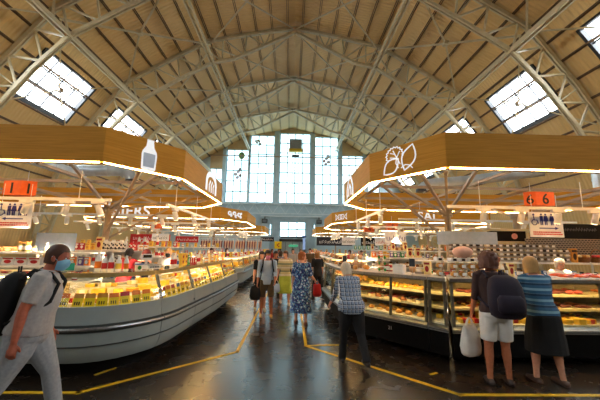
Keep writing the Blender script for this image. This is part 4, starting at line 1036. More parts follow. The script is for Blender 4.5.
P_box = [packet(c_lab, c_red, (.24, .12, .15)), packet(c_yel, c_gld), packet(c_ora, c_lab), packet(c_brn, c_pale, (.18, .12, .09)), packet(c_red, c_lab), packet(c_vio, c_lab), packet(c_grn, c_lab), packet(c_pale, c_ber, (.12, .08, .24)), packet(c_blu, c_lab), packet(m_dark, c_red, (.16, .1, .12))]
def flowerpack():
    t = prod('sunflower_pack', 'package'); d = (.13, .08, .24)
    mb = MB(); mb.box((0, 0, d[2]/2), d); mb.build('carton', c_yel, parent=t, local=True, bevel=.006)
    for z in (.07, .17):
        mb = MB(); face_poly(mb, [(cos(a)*(.045 if i % 2 else .03), z+sin(a)*(.045 if i % 2 else .03)) for i, a in enumerate([2*pi*k/20 for k in range(20)])], (0, -d[1]/2-.001, 0), (1, 0, 0), UPV, .002); fl = mb.build('flower_print', c_ora, parent=t, local=True, smooth=0)
        mb = MB(); face_poly(mb, circ(0, z, .018, .018, 10), (0, -d[1]/2-.0035, 0), (1, 0, 0), UPV, .002); mb.build('flower_centre', c_cho, parent=fl, local=True, smooth=0)
    return t
P_flow = flowerpack()
def cakebox(col):
    t = prod('cake_container', 'container'); w_, d, h = .150, .15, .105
    mb = MB(); mb.box((0, 0, .02), (w_, d, .04)); mb.build('tray', mat('tray_grey', '#a39b90', '#968e83', rough=.4), parent=t, local=True, bevel=.006)
    mb = MB(); mb.box((0, 0, .06), (w_*.84, d*.84, .05)); mb.build('cake', col, parent=t, local=True, bevel=.012)
    mb = MB(); mb.box((0, 0, .072), (w_*.96, d*.96, .062)); mb.build('lid', c_gls, parent=t, local=True, smooth=0)
    mb = MB(); face_poly(mb, [(-.035, .045), (.035, .045), (.035, .09), (-.035, .09)], (0, -d*.48-.001, 0), (1, 0, 0), UPV, .002); mb.build('label', c_lab, parent=t, local=True, smooth=0); return t
P_cake = [cakebox(c_cake), cakebox(mat('cake_grey', '#8a7f74', '#776c61', rough=.6, scale=20)), cakebox(c_crm), cakebox(c_cho)]
def tub(col, lid, r=.05, h=.09, nm='tub', cat='tub'):
    t = prod(nm, cat); parts(t, ('cup', lambda m: m.lathe([(r*.78, 0), (r*.95, h*.86), (r*.98, h*.87)], n=16), col), ('lid', lambda m: m.lathe([(r*1.02, h*.86), (r*1.04, h*.88), (r*1.04, h*.97), (r*.95, h)], n=16), lid),
          ('sticker', lambda m: m.add([(r*.72*cos(a)*.6, -r*.92-.002+.0*a, h*.45+r*.5*sin(a)) for a in [2*pi*k/10 for k in range(10)]], [tuple(range(10))]), c_grn)); return t
P_tub = [tub(c_wht, c_wht), tub(c_gls, c_gls, .055, .12)]
def simple(nm, cat, fn, m, **k):
    mb = MB(); fn(mb); o = mb.build(nm, m, smooth=50); o['label'] = nm; o['category'] = cat
    if nm != 'piece_of_fruit': PROTOS.append(o)
    return o
bun = simple('bun', 'bread', lambda m: m.lathe([(.042, 0), (.055, .012), (.052, .032), (.035, .048), (.012, .055)], n=12), c_gld)
roll = simple('sugar_roll', 'pastry', lambda m: (m.lathe([(.045, 0), (.055, .01), (.05, .03), (.03, .042)], n=12), m.tube([(.035*cos(a)*(1-i/20), .035*sin(a)*(1-i/20), .04+.004*i/4) for i, a in enumerate([i*.6 for i in range(16)])], .008, 6)), c_brn)
eclair = simple('eclair', 'pastry', lambda m: m.tube([(0, -.055, .024), (0, -.025, .027), (0, .025, .027), (0, .055, .024)], [.02, .026, .026, .02], 10, round_ends=True), c_yel)
def cake_slice(top, nm):
    t = prod(nm, 'cake'); 
    mb = MB(); mb.box((0, 0, .02), (.075, .10, .04)); mb.build('sponge', c_crm, parent=t, local=True, bevel=.004)
    mb = MB(); mb.box((0, 0, .046), (.077, .102, .014)); mb.build('topping', top, parent=t, local=True, bevel=.004); return t
s_cho, s_ber, s_org = cake_slice(c_cho, 'cake_slice'), cake_slice(c_ber, 'cake_slice'), cake_slice(c_ora, 'cake_slice')
loaf = simple('bread_loaf', 'bread', lambda m: m.tube([(-.10, 0, .052), (-.06, 0, .054), (.06, 0, .054), (.10, 0, .052)], [.03, .05, .05, .03], 12, round_ends=True, ecc=[.9]*4), c_gld)
flat = simple('flat_pastry', 'pastry', lambda m: m.lathe([(.055, 0), (.06, .008), (.052, .022), (.03, .026)], n=12, sy=.8), mat('pastry_pale', '#e0b765', '#d2a24c', rough=.55, scale=18, bump=.2))
meat = simple('smoked_sausage', 'meat', lambda m: m.tube([(-.09, -.01, .025), (-.04, .008, .027), (.04, .008, .027), (.09, -.01, .025)], [.018, .026, .026, .018], 9, round_ends=True), c_mea)
chop = simple('meat_cut', 'meat', lambda m: m.ell((0, 0, .036), (.075, .05, .03), 12, 7, bump=.25, seed=4), c_pnk)
fish = simple('smoked_fillet', 'fish', lambda m: m.ell((0, 0, .024), (.09, .04, .02), 12, 6, bump=.2, seed=7), mat('fillet_orange', '#d9722a', '#c65c1c', rough=.35, scale=14))
def traypack(col, nm='meat_tray'):
    t = prod(nm, 'meat'); mb = MB(); mb.box((0, 0, .012), (.20, .14, .024)); mb.build('tray', c_wht, parent=t, local=True, bevel=.006)
    mb = MB(); mb.ell((0, 0, .035), (.088, .058, .025), 12, 7, bump=.2, seed=2); mb.build('filling', col, parent=t, local=True); mb = MB(); mb.box((.05, -.03, .062), (.06, .045, .003)); mb.build('label', c_lab, parent=t, local=True); return t
p_red, p_orr, p_sal = traypack(mat('meat_red', '#c02018', '#ac1812', rough=.3)), traypack(mat('salmon_orange', '#e0571f', '#d24916', rough=.3)), traypack(c_crm)
dz = lambda o: .886 if o < .27 else .941 if o < .48 else 1.021 if o < .70 else 1.101
# --- cheese stall
cardlab = ['yellow price card with a red pack front along the cheese counter glass', 'yellow price card with an orange pack front along the cheese counter glass', 'yellow price card with a golden pack front along the cheese counter glass', 'yellow price card with a blue pack front along the cheese counter glass']; cardlab += cardlab[:3]
for a, b in zip(TL[2:], TL[3:]): on(PL, P_card, a+.19, b-.10, .186, .19, dz, cardlab, jit=.006, rj=.12, scale=1.28)
for a, b in zip(TL[2:], TL[3:]):
    n = {TL[2]: 'with the weighing scale', TL[3]: 'on the curved corner', TL[4]: 'just past the corner', TL[5]: 'last but one on the aisle', TL[6]: 'at the far aisle end'}[a]
    for o, sc in ((.375, .87), (.59, .9), (.815, .92)):
        st = .165 if a < TL[4] else .2
        on(PL, P_chs, a+.21, b-.12, st, o, dz, [s+' in the glass counter '+n for s in L_chs], jit=.014, rj=.5, scale=sc)
# on top of the glass ledge
def ledge(x, o=.66): t = x+9.6; p = PL.at(t, o); return (p.x, p.y, 1.353), PL.rz(t)
for i, (k, lb, sc) in enumerate(((0, 'white bottle with an orange label, first in the row on the cheese counter top', 1.05), (1, 'red capped white bottle, second in the row on the cheese counter top', .9), (2, 'red labelled white bottle, third in the row on the cheese counter top', .98),
                     (3, 'short white bottle with a yellow label on the cheese counter top', 1.0), (0, 'white bottle with an orange label beside the blue lidded tub', .85))):
    put(P_bot[k], (-2.93+.098*i, 4.76+.03*max(0, i-2), 1.353), lb, 0, sc, own=True)
l, rz = ledge(-2.30, .6); l = (-2.42, 4.98, 1.353); put(tub(c_wht, c_blu, .065, .11), l, 'white tub with a blue lid on the cheese counter top', rz, own=True)
l, rz = ledge(-2.18, .7); l = (-2.55, 5.16, 1.353); put(P_box[4], l, 'small red box behind the blue lidded tub', rz, .8, own=True)
# weighing scale
def scale_(loc, rz, lab):
    t = thing('weighing_scale', lab, 'scale', loc, 'shop weighing scales', rz)
    mb = MB(); mb.box((0, 0, .04), (.24, .26, .06)); mb.build('base', m_white, parent=t, local=True, bevel=.01)
    mb = MB(); mb.box((0, -.02, .085), (.26, .24, .012)); mb.build('weighing_plate', m_chrome, parent=t, local=True, bevel=.004)
    mb = MB(); mb.cyl((0, .12, .05), (0, .12, .16), .02); mb.build('pole', m_white, parent=t, local=True)
    mb = MB(); mb.box((0, .12, .20), (.20, .05, .11)); h = mb.build('display_head', m_white, parent=t, local=True, bevel=.012)
    mb = MB(); mb.box((0, .092, .215), (.15, .006, .05)); mb.build('display', mat('lcd_dark', '#3a2c1c', '#2f2417', rough=.2), parent=h, local=True)
    for x in (-.08, -.03, .02, .07):
        mb = MB(); mb.box((0, .118, .01), (.01, .01, .01))
    for k in range(4): mb = MB(); mb.box((-.065+.043*k, -.135, .045), (.03, .012, .02)); mb.build('key', m_dgrey, parent=t, local=True)
    for sx in (-1, 1):
        for sy in (-1, 1): mb = MB(); mb.cyl((sx*.09, sy*.1, 0), (sx*.09, sy*.1, .012), .015); mb.build('foot', m_dark, parent=t, local=True)
    return t
p = PL.at(8.3, .54); scale_((p.x, p.y, 1.353), PL.rz(8.0)-.25, 'white weighing scale with a raised display on the cheese counter top')
on(PL, [P_bot[0], P_bot[4], P_bot[2]], 9.18, 9.42, .12, .55, 1.353, ['white bottle with an orange label next to the sunflower packs', 'small blue capped bottle next to the sunflower packs', 'red labelled white bottle next to the sunflower packs'], scale=.95)
for k, (tt, oo) in enumerate(((9.60, .55), (9.76, .55))): p = PL.at(tt, oo); put(P_flow, (p.x, p.y, 1.353), 'tall yellow pack with sunflower prints on the corner counter top', PL.rz(tt), 1.05)
p = PL.at(9.94, .55); put(P_box[6], (p.x, p.y, 1.353), 'green box beside the sunflower packs', PL.rz(9.9), 1.25, own=True)
on(PL, [P_bot[1], P_box[4], P_bot[2], P_tub[0]], 10.1, 10.65, .13, .55, 1.353, [s+' on the counter top beyond the green box' for s in ('red capped white bottle', 'red box', 'red labelled white bottle', 'white lidded tub')], scale=.85)
on(PL, [P_box[1], P_jar[3], P_box[7], P_tub[0], P_box[2]], 10.75, PL.l[-1]-.1, .17, .55, 1.353, [s+' on the counter tops along the aisle of the cheese stall' for s in ('yellow box', 'honey coloured jar', 'tall pale box', 'white lidded tub', 'orange box')], scale=.9)
# open chillers: boxes under the slanted ledge
def rowx(protos, labs, x0, x1, y, z, step, rz=0., jit=.01, sc=1., rj=.1, seq=False, w_=None):
    x = x0; i = 0
    while x < x1:
        k = i % len(protos) if seq else Q.randrange(len(protos)); put(protos[k], (x+Q.uniform(-jit, jit), y+Q.uniform(-jit, jit), z), labs[k], rz+Q.uniform(-rj, rj), sc, base=rz); x += step; i += 1
rowx([P_box[3], P_tub[0], P_box[0]], [s+' inside the open chiller with the wire front' for s in ('brown box', 'white tub', 'red printed white box')], -6.3, -3.5, 4.337, .886, .3, jit=.002, rj=0)
# slanted ledge top of open chillers carries flat packs further back on the rack in front of the shelf
rowx([P_box[3], P_box[9]], ['brown box with a pale print on the top board behind the grey shirt person', 'black box with a red print on the top board behind the grey shirt person'], -7.6, -5.6, 6.36, 1.591, .21)
for x in (-5.48, -5.36): put(P_jar[1], (x, 6.36, 1.591), 'olive jar with a golden lid before the pale blue panel', 0, 1.15)
put(P_jar[0], (-5.22, 6.36, 1.591), 'dark amber jar with a black lid before the pale blue panel', 0, .8, own=True)
t = thing('pump_bottle', 'white pump bottle before the pale blue panel', 'bottle', (-4.98, 6.36, 1.591))
parts(t, ('body', lambda m: m.lathe([(.035, 0), (.04, .01), (.04, .09), (.015, .11), (.015, .13)], n=14), c_wht), ('pump', lambda m: (m.cyl((0, 0, .13), (0, 0, .17), .006), m.box((-.012, 0, .175), (.06, .016, .014))), c_wht))
rowx([P_box[0]], ['white box with a red print on the second board behind the grey shirt person'], -7.7, -5.0, 6.36, 1.331, .255, jit=.002, rj=0)
rowx([P_box[4], P_box[4], P_box[8]], ['red box beside the mask of the grey shirt person', 'red box beside the mask of the grey shirt person', 'blue box beside the mask of the grey shirt person'], -5.0, -4.6, 6.36, 1.331, .13)
rowx([P_box[5], P_box[2]], ['violet box on the second board past the grey shirt person', 'orange box on the second board past the grey shirt person'], -4.55, -4.05, 6.36, 1.331, .14, seq=True)
rowx([P_box[3], P_jar[2], P_tub[0], P_box[6]], [s+' on the third board behind the grey shirt person' for s in ('brown box', 'red lidded jar', 'white tub', 'green box')], -7.7, -4.1, 6.36, 1.041, .24)
rowx([P_tub[0], P_box[8], P_box[3]], [s+' on the fourth board behind the grey shirt person' for s in ('white tub', 'blue box', 'brown box')], -7.7, -4.1, 6.36, .721, .3)
t = thing('teal_notice', 'blank teal card hanging on the shelf rack beside the cheese counter', 'card', (-4.40, 6.1, 1.23)); mb = MB(); mb.box((-4.40, 6.13, 1.32), (.36, .012, .14)); mb.build('card', c_teal, parent=t)
mb = MB(); mb.box((-4.40, 6.142, 1.35), (.05, .012, .06)); mb.build('clip', m_chrome, parent=t)
# cartons on the rack behind the vendors
rowx([P_car[0]], ['white milk carton with dark patches on the rack behind the red vendor'], -4.78, -4.25, 7.98, 1.621, .10, jit=.004, rj=.15, sc=1.1)
rowx([P_car[2], P_car[3]], ['red milk carton behind the vendors', 'white milk carton with red patches behind the vendors'], -4.22, -4.0, 7.98, 1.621, .10, jit=.004, sc=.95)
put(P_box[7], (-4.92, 7.98, 1.621), 'tall yellow pack at the end of the milk cartons', 0, 1.35, own=True)
rowx([P_box[9], P_box[1], P_box[4]], ['black box by the milk cartons', 'yellow box by the milk cartons', 'red box by the milk cartons'], -5.5, -5.0, 7.98, 1.621, .14)
rowx([P_jar[3], P_box[1], P_jar[1]], ['honey jar on the rack end behind the red haired vendor', 'yellow box on the rack end behind the red haired vendor', 'olive jar on the rack end behind the red haired vendor'], -4.0, -3.75, 7.98, 1.621, .12)
rowx([P_car[0], P_bot[2], P_tub[0], P_bot[0]], [s+' on the second board behind the red vendor' for s in ('dark patched carton', 'red labelled bottle', 'white tub', 'orange labelled bottle')], -5.5, -3.8, 7.98, 1.301, .15, sc=.9)
rowx([P_tub[0], P_box[8], P_car[1]], [s+' on the third board behind the red vendor' for s in ('white tub', 'blue box', 'blue patched carton')], -5.5, -3.8, 7.98, .901, .2, sc=.9)
# --- pastry stall
top = 1.301; zt, zm, zd = 1.035, .815, .601
def trayset(a, b, nm, up, ul, mid, ml, low, ll):
    for (o, z, ps, ls) in ((.46, zt, up, ul), (.60, zt, up, ul), (.74, zt, up, ul), (.39, zm, mid, ml), (.53, zm, mid, ml), (.67, zm, mid, ml), (.29, zd, low, ll), (.44, zd, low, ll), (.58, zd, low, ll)):
        lev = 'upper shelf' if z == zt else 'middle shelf' if z == zm else 'bottom'
        on(PR, ps, a+.2, b-.17, (.10 if z == zm else .112), o, z, [x+' on the %s of the %s' % (lev, nm) for x in ls], jit=.012, rj=.25, sj=.06, scale=1.14)
def heap(a, b, nm):
    for o in (.34, .50): on(PR, [flat], a+.26, b-.24, .14, o, zd+.031, 'flat pale pastry on the second layer at the bottom of the '+nm, jit=.01, rj=.3, scale=1.1)
nm = 'angled pastry counter'
trayset(tmid, tc-.05, nm, [eclair, bun], ['yellow eclair', 'round golden bun'], [s_cho, s_ber, roll], ['chocolate topped cake slice', 'berry topped cake slice', 'brown sugar roll'], [flat, flat, bun], ['flat pale pastry', 'flat pale pastry', 'round golden bun'])
for i in range(3):
    for j in range(4): p = PR.at(tmid+.75+i*.135, .68); put(bun, (p.x, p.y, zd+.063*j), 'stacked golden bun in the columns on the bottom of the angled pastry counter', Q.uniform(0, 3), 1.12)
heap(tmid, tc-.05, nm)
trayset(tc+.05, tc+1.6, 'first aisle pastry counter', [eclair, loaf], ['yellow eclair', 'small golden loaf'], [s_org, roll], ['orange topped cake slice', 'brown sugar roll'], [flat, bun], ['flat pale pastry', 'round golden bun'])
trayset(tc+1.7, PR.l[-1]-.05, 'far aisle pastry counter', [bun, loaf], ['round golden bun', 'small golden loaf'], [roll, s_cho], ['brown sugar roll', 'chocolate topped cake slice'], [flat, eclair], ['flat pale pastry', 'yellow eclair'])
for k, (z, o) in enumerate(((zt, .5), (zt, .66), (zm, .45), (zm, .62))):
    on(PR, [fish if z == zt else eclair], tb+.2, tmid-.16, .06, o, z, ('orange smoked fillet heaped on the upper shelf of the narrow corner counter' if z == zt else 'yellow pastry on the middle shelf of the narrow corner counter'), rj=.2, rz0=pi/2)
on(PR, [c for c in (P_chs[6], P_chs[6])], tb+.19, tmid-.13, .2, .45, zd, ['cheese block on the bottom of the narrow corner counter', 'cheese block on the bottom of the narrow corner counter'], scale=.66)
for (a, b, nm) in ((3.35, ta, 'meat counter with red trays on top'), (ta, tb-.02, 'smoked meat counter')):
    for o in (.46, .57, .68, .79): on(PR, [meat, meat, chop] if b > ta else [chop, fish], a+.2, b-.18, .15, o, zt, [x+' on the upper shelf of the '+nm for x in (('dark smoked sausage', 'dark smoked sausage', 'pink meat cut') if b > ta else ('pink meat cut', 'orange smoked fillet'))], rj=.5, sj=.1)
    for o in (.40, .51, .62, .74): on(PR, [fish, meat, eclair] if b > ta else [meat, meat], a+.2, b-.18, .14, o, zm, [x+' on the middle shelf of the '+nm for x in (('orange smoked fillet', 'dark smoked sausage', 'pale yellow sausage') if b > ta else ('dark smoked sausage', 'dark smoked sausage'))], rj=.5, sj=.1)
    for o in (.24, .42, .62): on(PR, [P_chs[7], P_chs[4], P_chs[1]] if b > ta else [p_orr, p_red, p_sal], a+.2, b-.18, .215, o, zd, [x+' on the bottom of the '+nm for x in (('tall yellow cheese wheel', 'red banded cheese block', 'small pale cheese wheel') if b > ta else ('orange meat tray', 'red meat tray', 'cream coloured tray'))], rj=.15)
# counter tops of the pastry stall
for i, (tt, col) in enumerate(((tmid+.75, 0), (tmid+.86, 0), (tmid+1.35, 1))): pass
cup = tub(c_gls, c_wht, .05, .10, 'clear_cup', 'cup')
for x, tt in enumerate((tmid+.95, tmid+1.10)):
    for j in range(3): p = PR.at(tt, .35); put(cup, (p.x, p.y, top+.1185*j), 'clear cup with a green sticker in the two stacks on the angled pastry counter', PR.rz(tt), 1.18)
wb = packet(c_wht, c_lab, (.20, .14, .055), 'white_box')
for j in range(3): p = PR.at(tmid+.64, .36); put(wb, (p.x, p.y, top+.056*j), 'flat white box in the stack on the angled pastry counter', PR.rz(tmid+.9)+.04*j)
def chalk(loc, rz, lab):
    t = thing('chalk_tag', lab, 'price tag', loc, 'black chalk tags on stands', rz)
    parts(t, ('foot', lambda m: m.lathe([(.035, 0), (.035, .006), (.006, .012)], n=14), m_chrome), ('stem', lambda m: m.cyl((0, 0, .008), (0, 0, .16), .004, n=6), m_chrome)); mb = MB(); mb.box((0, -.006, .22), (.11, .008, .14)); mb.build('slate', mat('slate', '#2b3036', '#242930', rough=.6), parent=t, local=True, bevel=.02)
    mb = MB(); mb.box((0, -.0015, .22), (.118, .005, .148)); mb.build('rim', m_white, parent=t, local=True, bevel=.02)
p = PR.at(tmid+.30, .25); chalk((p.x, p.y, top), PR.rz(tmid+.4), 'black oval slate tag on a stand on the angled pastry counter')
p = PR.at(tc+.5, .18); chalk((p.x, p.y, top), PR.rz(tc-.2), 'black slate tag on a stand on the first aisle pastry counter')
bagm = mat('bread_bag', '#d7a878', '#c08a58', rough=.5, scale=12)
bag = prod('bread_bag', 'bag'); parts(bag, ('bag', lambda m: m.ell((0, 0, .087), (.075, .06, .08), 12, 8, bump=.12, seed=3), bagm), ('tie', lambda m: m.lathe([(.02, .15), (.012, .16), (.03, .19)], n=10), c_gls))
on(PR, [bag, bag, P_cake[2], P_box[7]], tmid+.08, tmid+.60, .19, .68, top, [x+' behind the slate tag on the angled pastry counter' for x in ('bag of bread', 'bag of bread', 'clear box with a pale cake', 'tall pale box')])
on(PR, [bag, P_jar[0], P_jar[2]], tmid+.8, tc-.1, .17, .72, top, [x+' behind the stacked cups on the pastry counter' for x in ('bag of bread', 'dark amber jar', 'red lidded jar')])
on(PR, [bag, P_box[3], P_cake[1], loaf], tc+.15, PR.l[-1]-.1, .2, .6, top, [x+' on top of the aisle pastry counters' for x in ('bag of bread', 'brown box', 'clear boxed cake', 'golden loaf')])
on(PR, [loaf, bun, P_cake[0]], tc+.15, PR.l[-1]-.1, .22, .35, top, [x+' along the front of the aisle pastry counter tops' for x in ('golden loaf', 'golden bun', 'clear boxed brown cake')])
# biscuit boxes stacked before the vendor
bis = prod('biscuit_box', 'container'); mb = MB(); mb.box((0, 0, .065), (.13, .13, .13)); mb.build('lid', c_gls, parent=bis, local=True, smooth=0); mb = MB(); mb.ell((0, 0, .05), (.055, .055, .045), 12, 6, bump=.3, seed=5); mb.build('biscuits', c_gld, parent=bis, local=True)
mb = MB(); mb.box((0, -.066, .05), (.07, .002, .05)); mb.build('label', c_lab, parent=bis, local=True)
bis2 = prod('biscuit_box', 'container'); mb = MB(); mb.box((0, 0, .03), (.13, .13, .06)); mb.build('lid', c_lab, parent=bis2, local=True, bevel=.006); mb = MB(); mb.box((0, -.066, .03), (.06, .002, .04)); mb.build('label', c_cho, parent=bis2, local=True)
for i in range(6):
    tt = tb+.02-.155*i; p = PR.at(tt, .42) if tt < tb-.02 else PR.at(tb+.14, .5); z = top
    put(bis, (p.x, p.y, z), 'clear box of golden biscuits in the lower row on the corner counter top', 0); put(bis, (p.x, p.y, z+.131), 'clear box of golden biscuits in the middle row on the corner counter top', 0); put(bis2, (p.x, p.y, z+.262), 'white lidded box on top of the biscuit boxes', 0)
dome = simple('bread_dome', 'bread', lambda m: m.ell((0, 0, .10), (.17, .15, .10), 16, 9, bump=.06, seed=8), mat('dough_pink', '#dcb09a', '#cf9f87', rough=.6))
p = PR.at(tb-.32, .42); put(dome, (p.x+.0, p.y+.0, top+.324), 'large pale domed loaf on top of the white lidded boxes', 0, own=True)
ovp = prod('yellow_pack', 'package'); mb = MB(); mb.box((0, 0, .15), (.15, .09, .30)); mb.build('carton', c_yel, parent=ovp, local=True, bevel=.006); mb = MB(); face_poly(mb, circ(0, .14, .045, .08, 16), (0, -.046, 0), (1, 0, 0), UPV, .002); mb.build('oval_print', c_brn, parent=ovp, local=True)
put(ovp, (3.50, 5.22, top), 'tall yellow pack with a brown oval next to the biscuit boxes', .1, own=True)
put(P_bot[3], (3.66, 5.22, top), 'short bottle with a yellow label next to the tall yellow pack', 0, 1.1, own=True); put(bottle(c_lab, c_cho, .24, .04, c_amb), (3.77, 5.28, top), 'dark bottle with a pale label next to the tall yellow pack', 0, own=True)
on(PR, [P_box[7], P_jar[0]], ta+1.15, ta+1.6, .16, .66, top, ['tall pale box behind the curly haired person', 'amber jar behind the curly haired person'])
on(PR, [p_red, p_orr, p_sal], 3.6, ta+.75, .29, .28, top, [x+' along the front of the meat counter top' for x in ('red meat tray', 'orange salmon tray', 'pale salad tray')], rj=.05, jit=.004, scale=1.35)
on(PR, [p_red, p_orr], 3.6, ta+.75, .29, .54, top, [x+' in the second row of the meat counter top' for x in ('red meat tray', 'orange salmon tray')], rj=.05, jit=.004, scale=1.35)
# rack behind: cake containers, four high
z0 = 1.501
for c in range(18):
    x = 3.98+c*.165
    for r in range(4 if c < 16 else 3):
        k = Q.randrange(4); put(P_cake[k], (x+Q.uniform(-.004, .004), 7.34, z0+.1055*r), 'clear lidded %s cake container in the stacks on the rack behind the meat counters' % ('brown', 'grey', 'cream', 'chocolate')[k], Q.uniform(-.05, .05))
put(packet(c_gld, c_cho, (.15, .1, .34)), (7.04, 7.4, z0), 'tall golden pack with a dark oval before the hexagon mesh', 0, own=True)
# baskets of goods before the mesh
wick = mat('wicker', '#8a5a30', '#6f4522', rough=.7, scale=40, bump=.5)
def basket(loc, lab, cols, r=.15, handle=False):
    t = thing('fruit_basket', lab, 'basket', loc)
    parts(t, ('bowl', lambda m: m.lathe([(r*.7, 0), (r*.75, .01), (r, .12), (r*1.06, .13), (r*.95, .125), (r*.7, .02)], n=18), wick))
    if handle: parts(t, ('handle', lambda m: m.tube([(r*cos(a), 0, .12+.2*sin(a)) for a in [pi*i/10 for i in range(11)]], .012, 8), wick))
    tops = []
    for i in range(7):
        a = i*pi/3; rr = 0 if i == 6 else r*.62; o = simple('piece_of_fruit', 'fruit', lambda m: m.ell((0, 0, 0), (.042, .042, .04), 12, 8), cols[i % len(cols)])
        o.location = (loc[0]+rr*cos(a), loc[1]+rr*sin(a), loc[2]+.15); o['label'] = 'round fruit in the '+lab; o['group'] = 'fruit in the '+lab
basket((7.32, 7.42, z0), 'flat wicker basket with golden fruit before the hexagon mesh', [c_gld, c_pale])

t0 = t1 = 0
flatp = packet(c_grn, c_yel, (.22, .16, .045), 'flat_pack'); flatq = packet(c_pale, c_red, (.22, .16, .05), 'flat_pack')
rowx([flatp, flatq, flatq], ['flat green pack on the ledge of the open chiller', 'flat pale pack on the ledge of the open chiller', 'flat pale pack on the ledge of the open chiller'], -7.5, -3.5, 4.82, 1.301, .27)
basket((7.70, 7.44, z0), 'handled wicker basket with red and green fruit before the hexagon mesh', [c_red, mat('fruit_red', '#d2342a', rough=.3), c_grn], .17, True)
rowx([P_box[9], P_jar[0], P_box[4], P_box[6], P_jar[2], P_box[8]], [s+' on the second board behind the meat counters' for s in ('black box', 'amber jar', 'red box', 'green box', 'red lidded jar', 'blue box')], 3.25, 7.7, 7.45, 1.121, .19)
rowx([P_box[5], P_tub[0], P_box[3]], [s+' on the third board behind the meat counters' for s in ('violet box', 'white tub', 'brown box')], 3.25, 7.7, 7.45, .751, .3)
# rack of packets by the sweet counters
rowx([P_box[2], P_box[1]], ['orange packet on the rack beyond the cups', 'yellow packet on the rack beyond the cups'], 2.45, 2.95, 8.95, 1.521, .11)
rowx([P_box[5], P_box[6]], ['violet packet on the rack beyond the cups', 'green packet on the rack beyond the cups'], 2.98, 3.35, 8.95, 1.521, .11, seq=True)
rowx([P_box[7]], ['tall pale packet in the row on the rack beyond the cups'], 3.4, 3.95, 8.95, 1.521, .12, sc=1.2)
rowx([P_box[3], P_jar[0], P_box[4]], [s+' on the second board of the rack beyond the cups' for s in ('brown box', 'amber jar', 'red box')], 2.45, 3.9, 8.95, 1.251, .17)
# small shop panels
def shop_board(x, y, z, w_, h, m, lab, strokes=None, wires=True, hang=3.25):
    t = thing('shop_board', lab, 'sign', (x, y, z)); mb = MB(); mb.box((x, y, z+h/2), (w_, .04, h)); mb.build('board', m, parent=t, smooth=0)
    if strokes:
        mb = MB(); q = random.Random(int(abs(x*100))); X = x-w_*.42; base = z+h*.28; hh = h*.45
        while X < x+w_*.42:
            a = q.uniform(.35, .7)*hh; k = q.randrange(3); zz = base
            if k == 0: pts = [(X, zz+a), (X, zz), (X+a*.7, zz), (X+a*.7, zz+a)]
            elif k == 1: pts = [(X, zz), (X+a*.4, zz+hh), (X+a*.7, zz+a*.4)]
            else: pts = [(X+a*.7, zz+a), (X, zz+a*.7), (X+a*.6, zz+a*.3), (X, zz)]
            ribbon(mb, pts, hh*.12, (0, y-.022, 0), (1, 0, 0), UPV, depth=.006); X += a*.7+hh*.22
        mb.build('lettering', strokes, parent=t, smooth=0)
    if wires:
        for dx in (-.4, .4): mb = MB(); mb.cyl((x+w_*dx, y, z+h), (x+w_*dx, y, hang), .01, n=5); mb.build('wire', m_white, parent=t)
    return t
m_navy = mat('board_navy', '#1b1c30', '#151626', rough=.5)
shop_board(3.9, 27.0, 2.0, 3.2, .75, m_navy, 'dark navy board with white script lettering over the aisle stall', m_sign)
shop_board(6.6, 25.6, 2.0, 1.3, .7, m_black, 'black board with white script further from the aisle than the navy one', m_sign)
shop_board(8.3, 25.8, 2.0, 1.5, .7, mat('board_brown', '#3b2620', '#33201b', rough=.5), 'brown board with white script beside the black one', m_sign)
shop_board(-9.3, 20.3, 2.0, 2.6, .5, c_red, 'red board with white lettering behind the vendors', m_sign)
shop_board(-7.75, 18.2, 2.02, 1.0, .45, m_sign, 'white board with dark lettering hanging before the red one', c_ink)
shop_board(-6.9, 20.3, 2.0, 1.5, .4, c_red, 'small red board with white lettering beyond the blond vendor', m_sign)
shop_board(4.75, 13.6, 2.02, .95, .5, m_sign, 'white board with blue pictures under the letters SAL', m_blue, hang=2.75)
shop_board(6.2, 20.4, 2.0, 1.0, .5, m_sign, 'small white board with red lettering beyond the letters SAL', c_red)
shop_board(3.9, 20.4, 2.0, .9, .5, m_sign, 'small white board with dark lettering near the sweet emblem', c_ink)
shop_board(-1.95, 25.0, 2.25, 1.1, .35, m_navy, 'dark violet board above the end of the hanging sausages', m_sign)
for x, y, d_, lab in ((-6.9, 15.6, '2', 'small orange box numbered 2 hanging past the blond vendor'), (4.7, 13.9, '5', 'small orange box numbered 5 above the white pictured board'), (4.0, 15.4, '4', 'small orange box numbered 4 near the sweet emblem canopy')):
    t = thing('number_box', lab, 'hanging sign', (x, y, 2.62), 'orange aisle number boxes'); mb = MB(); mb.box((x, y, 2.78), (.5, .3, .32)); mb.build('box', m_orange, parent=t, smooth=0)
    text_mesh('number', d_, .3, m_dark, (x, y-.152, 2.67), (1, 0, 0), UPV, .01, parent=t, align='CENTER')
    mb = MB(); mb.cyl((x, y, 2.94), (x, y, 3.3), .006, n=5); mb.build('wire', m_white, parent=t)
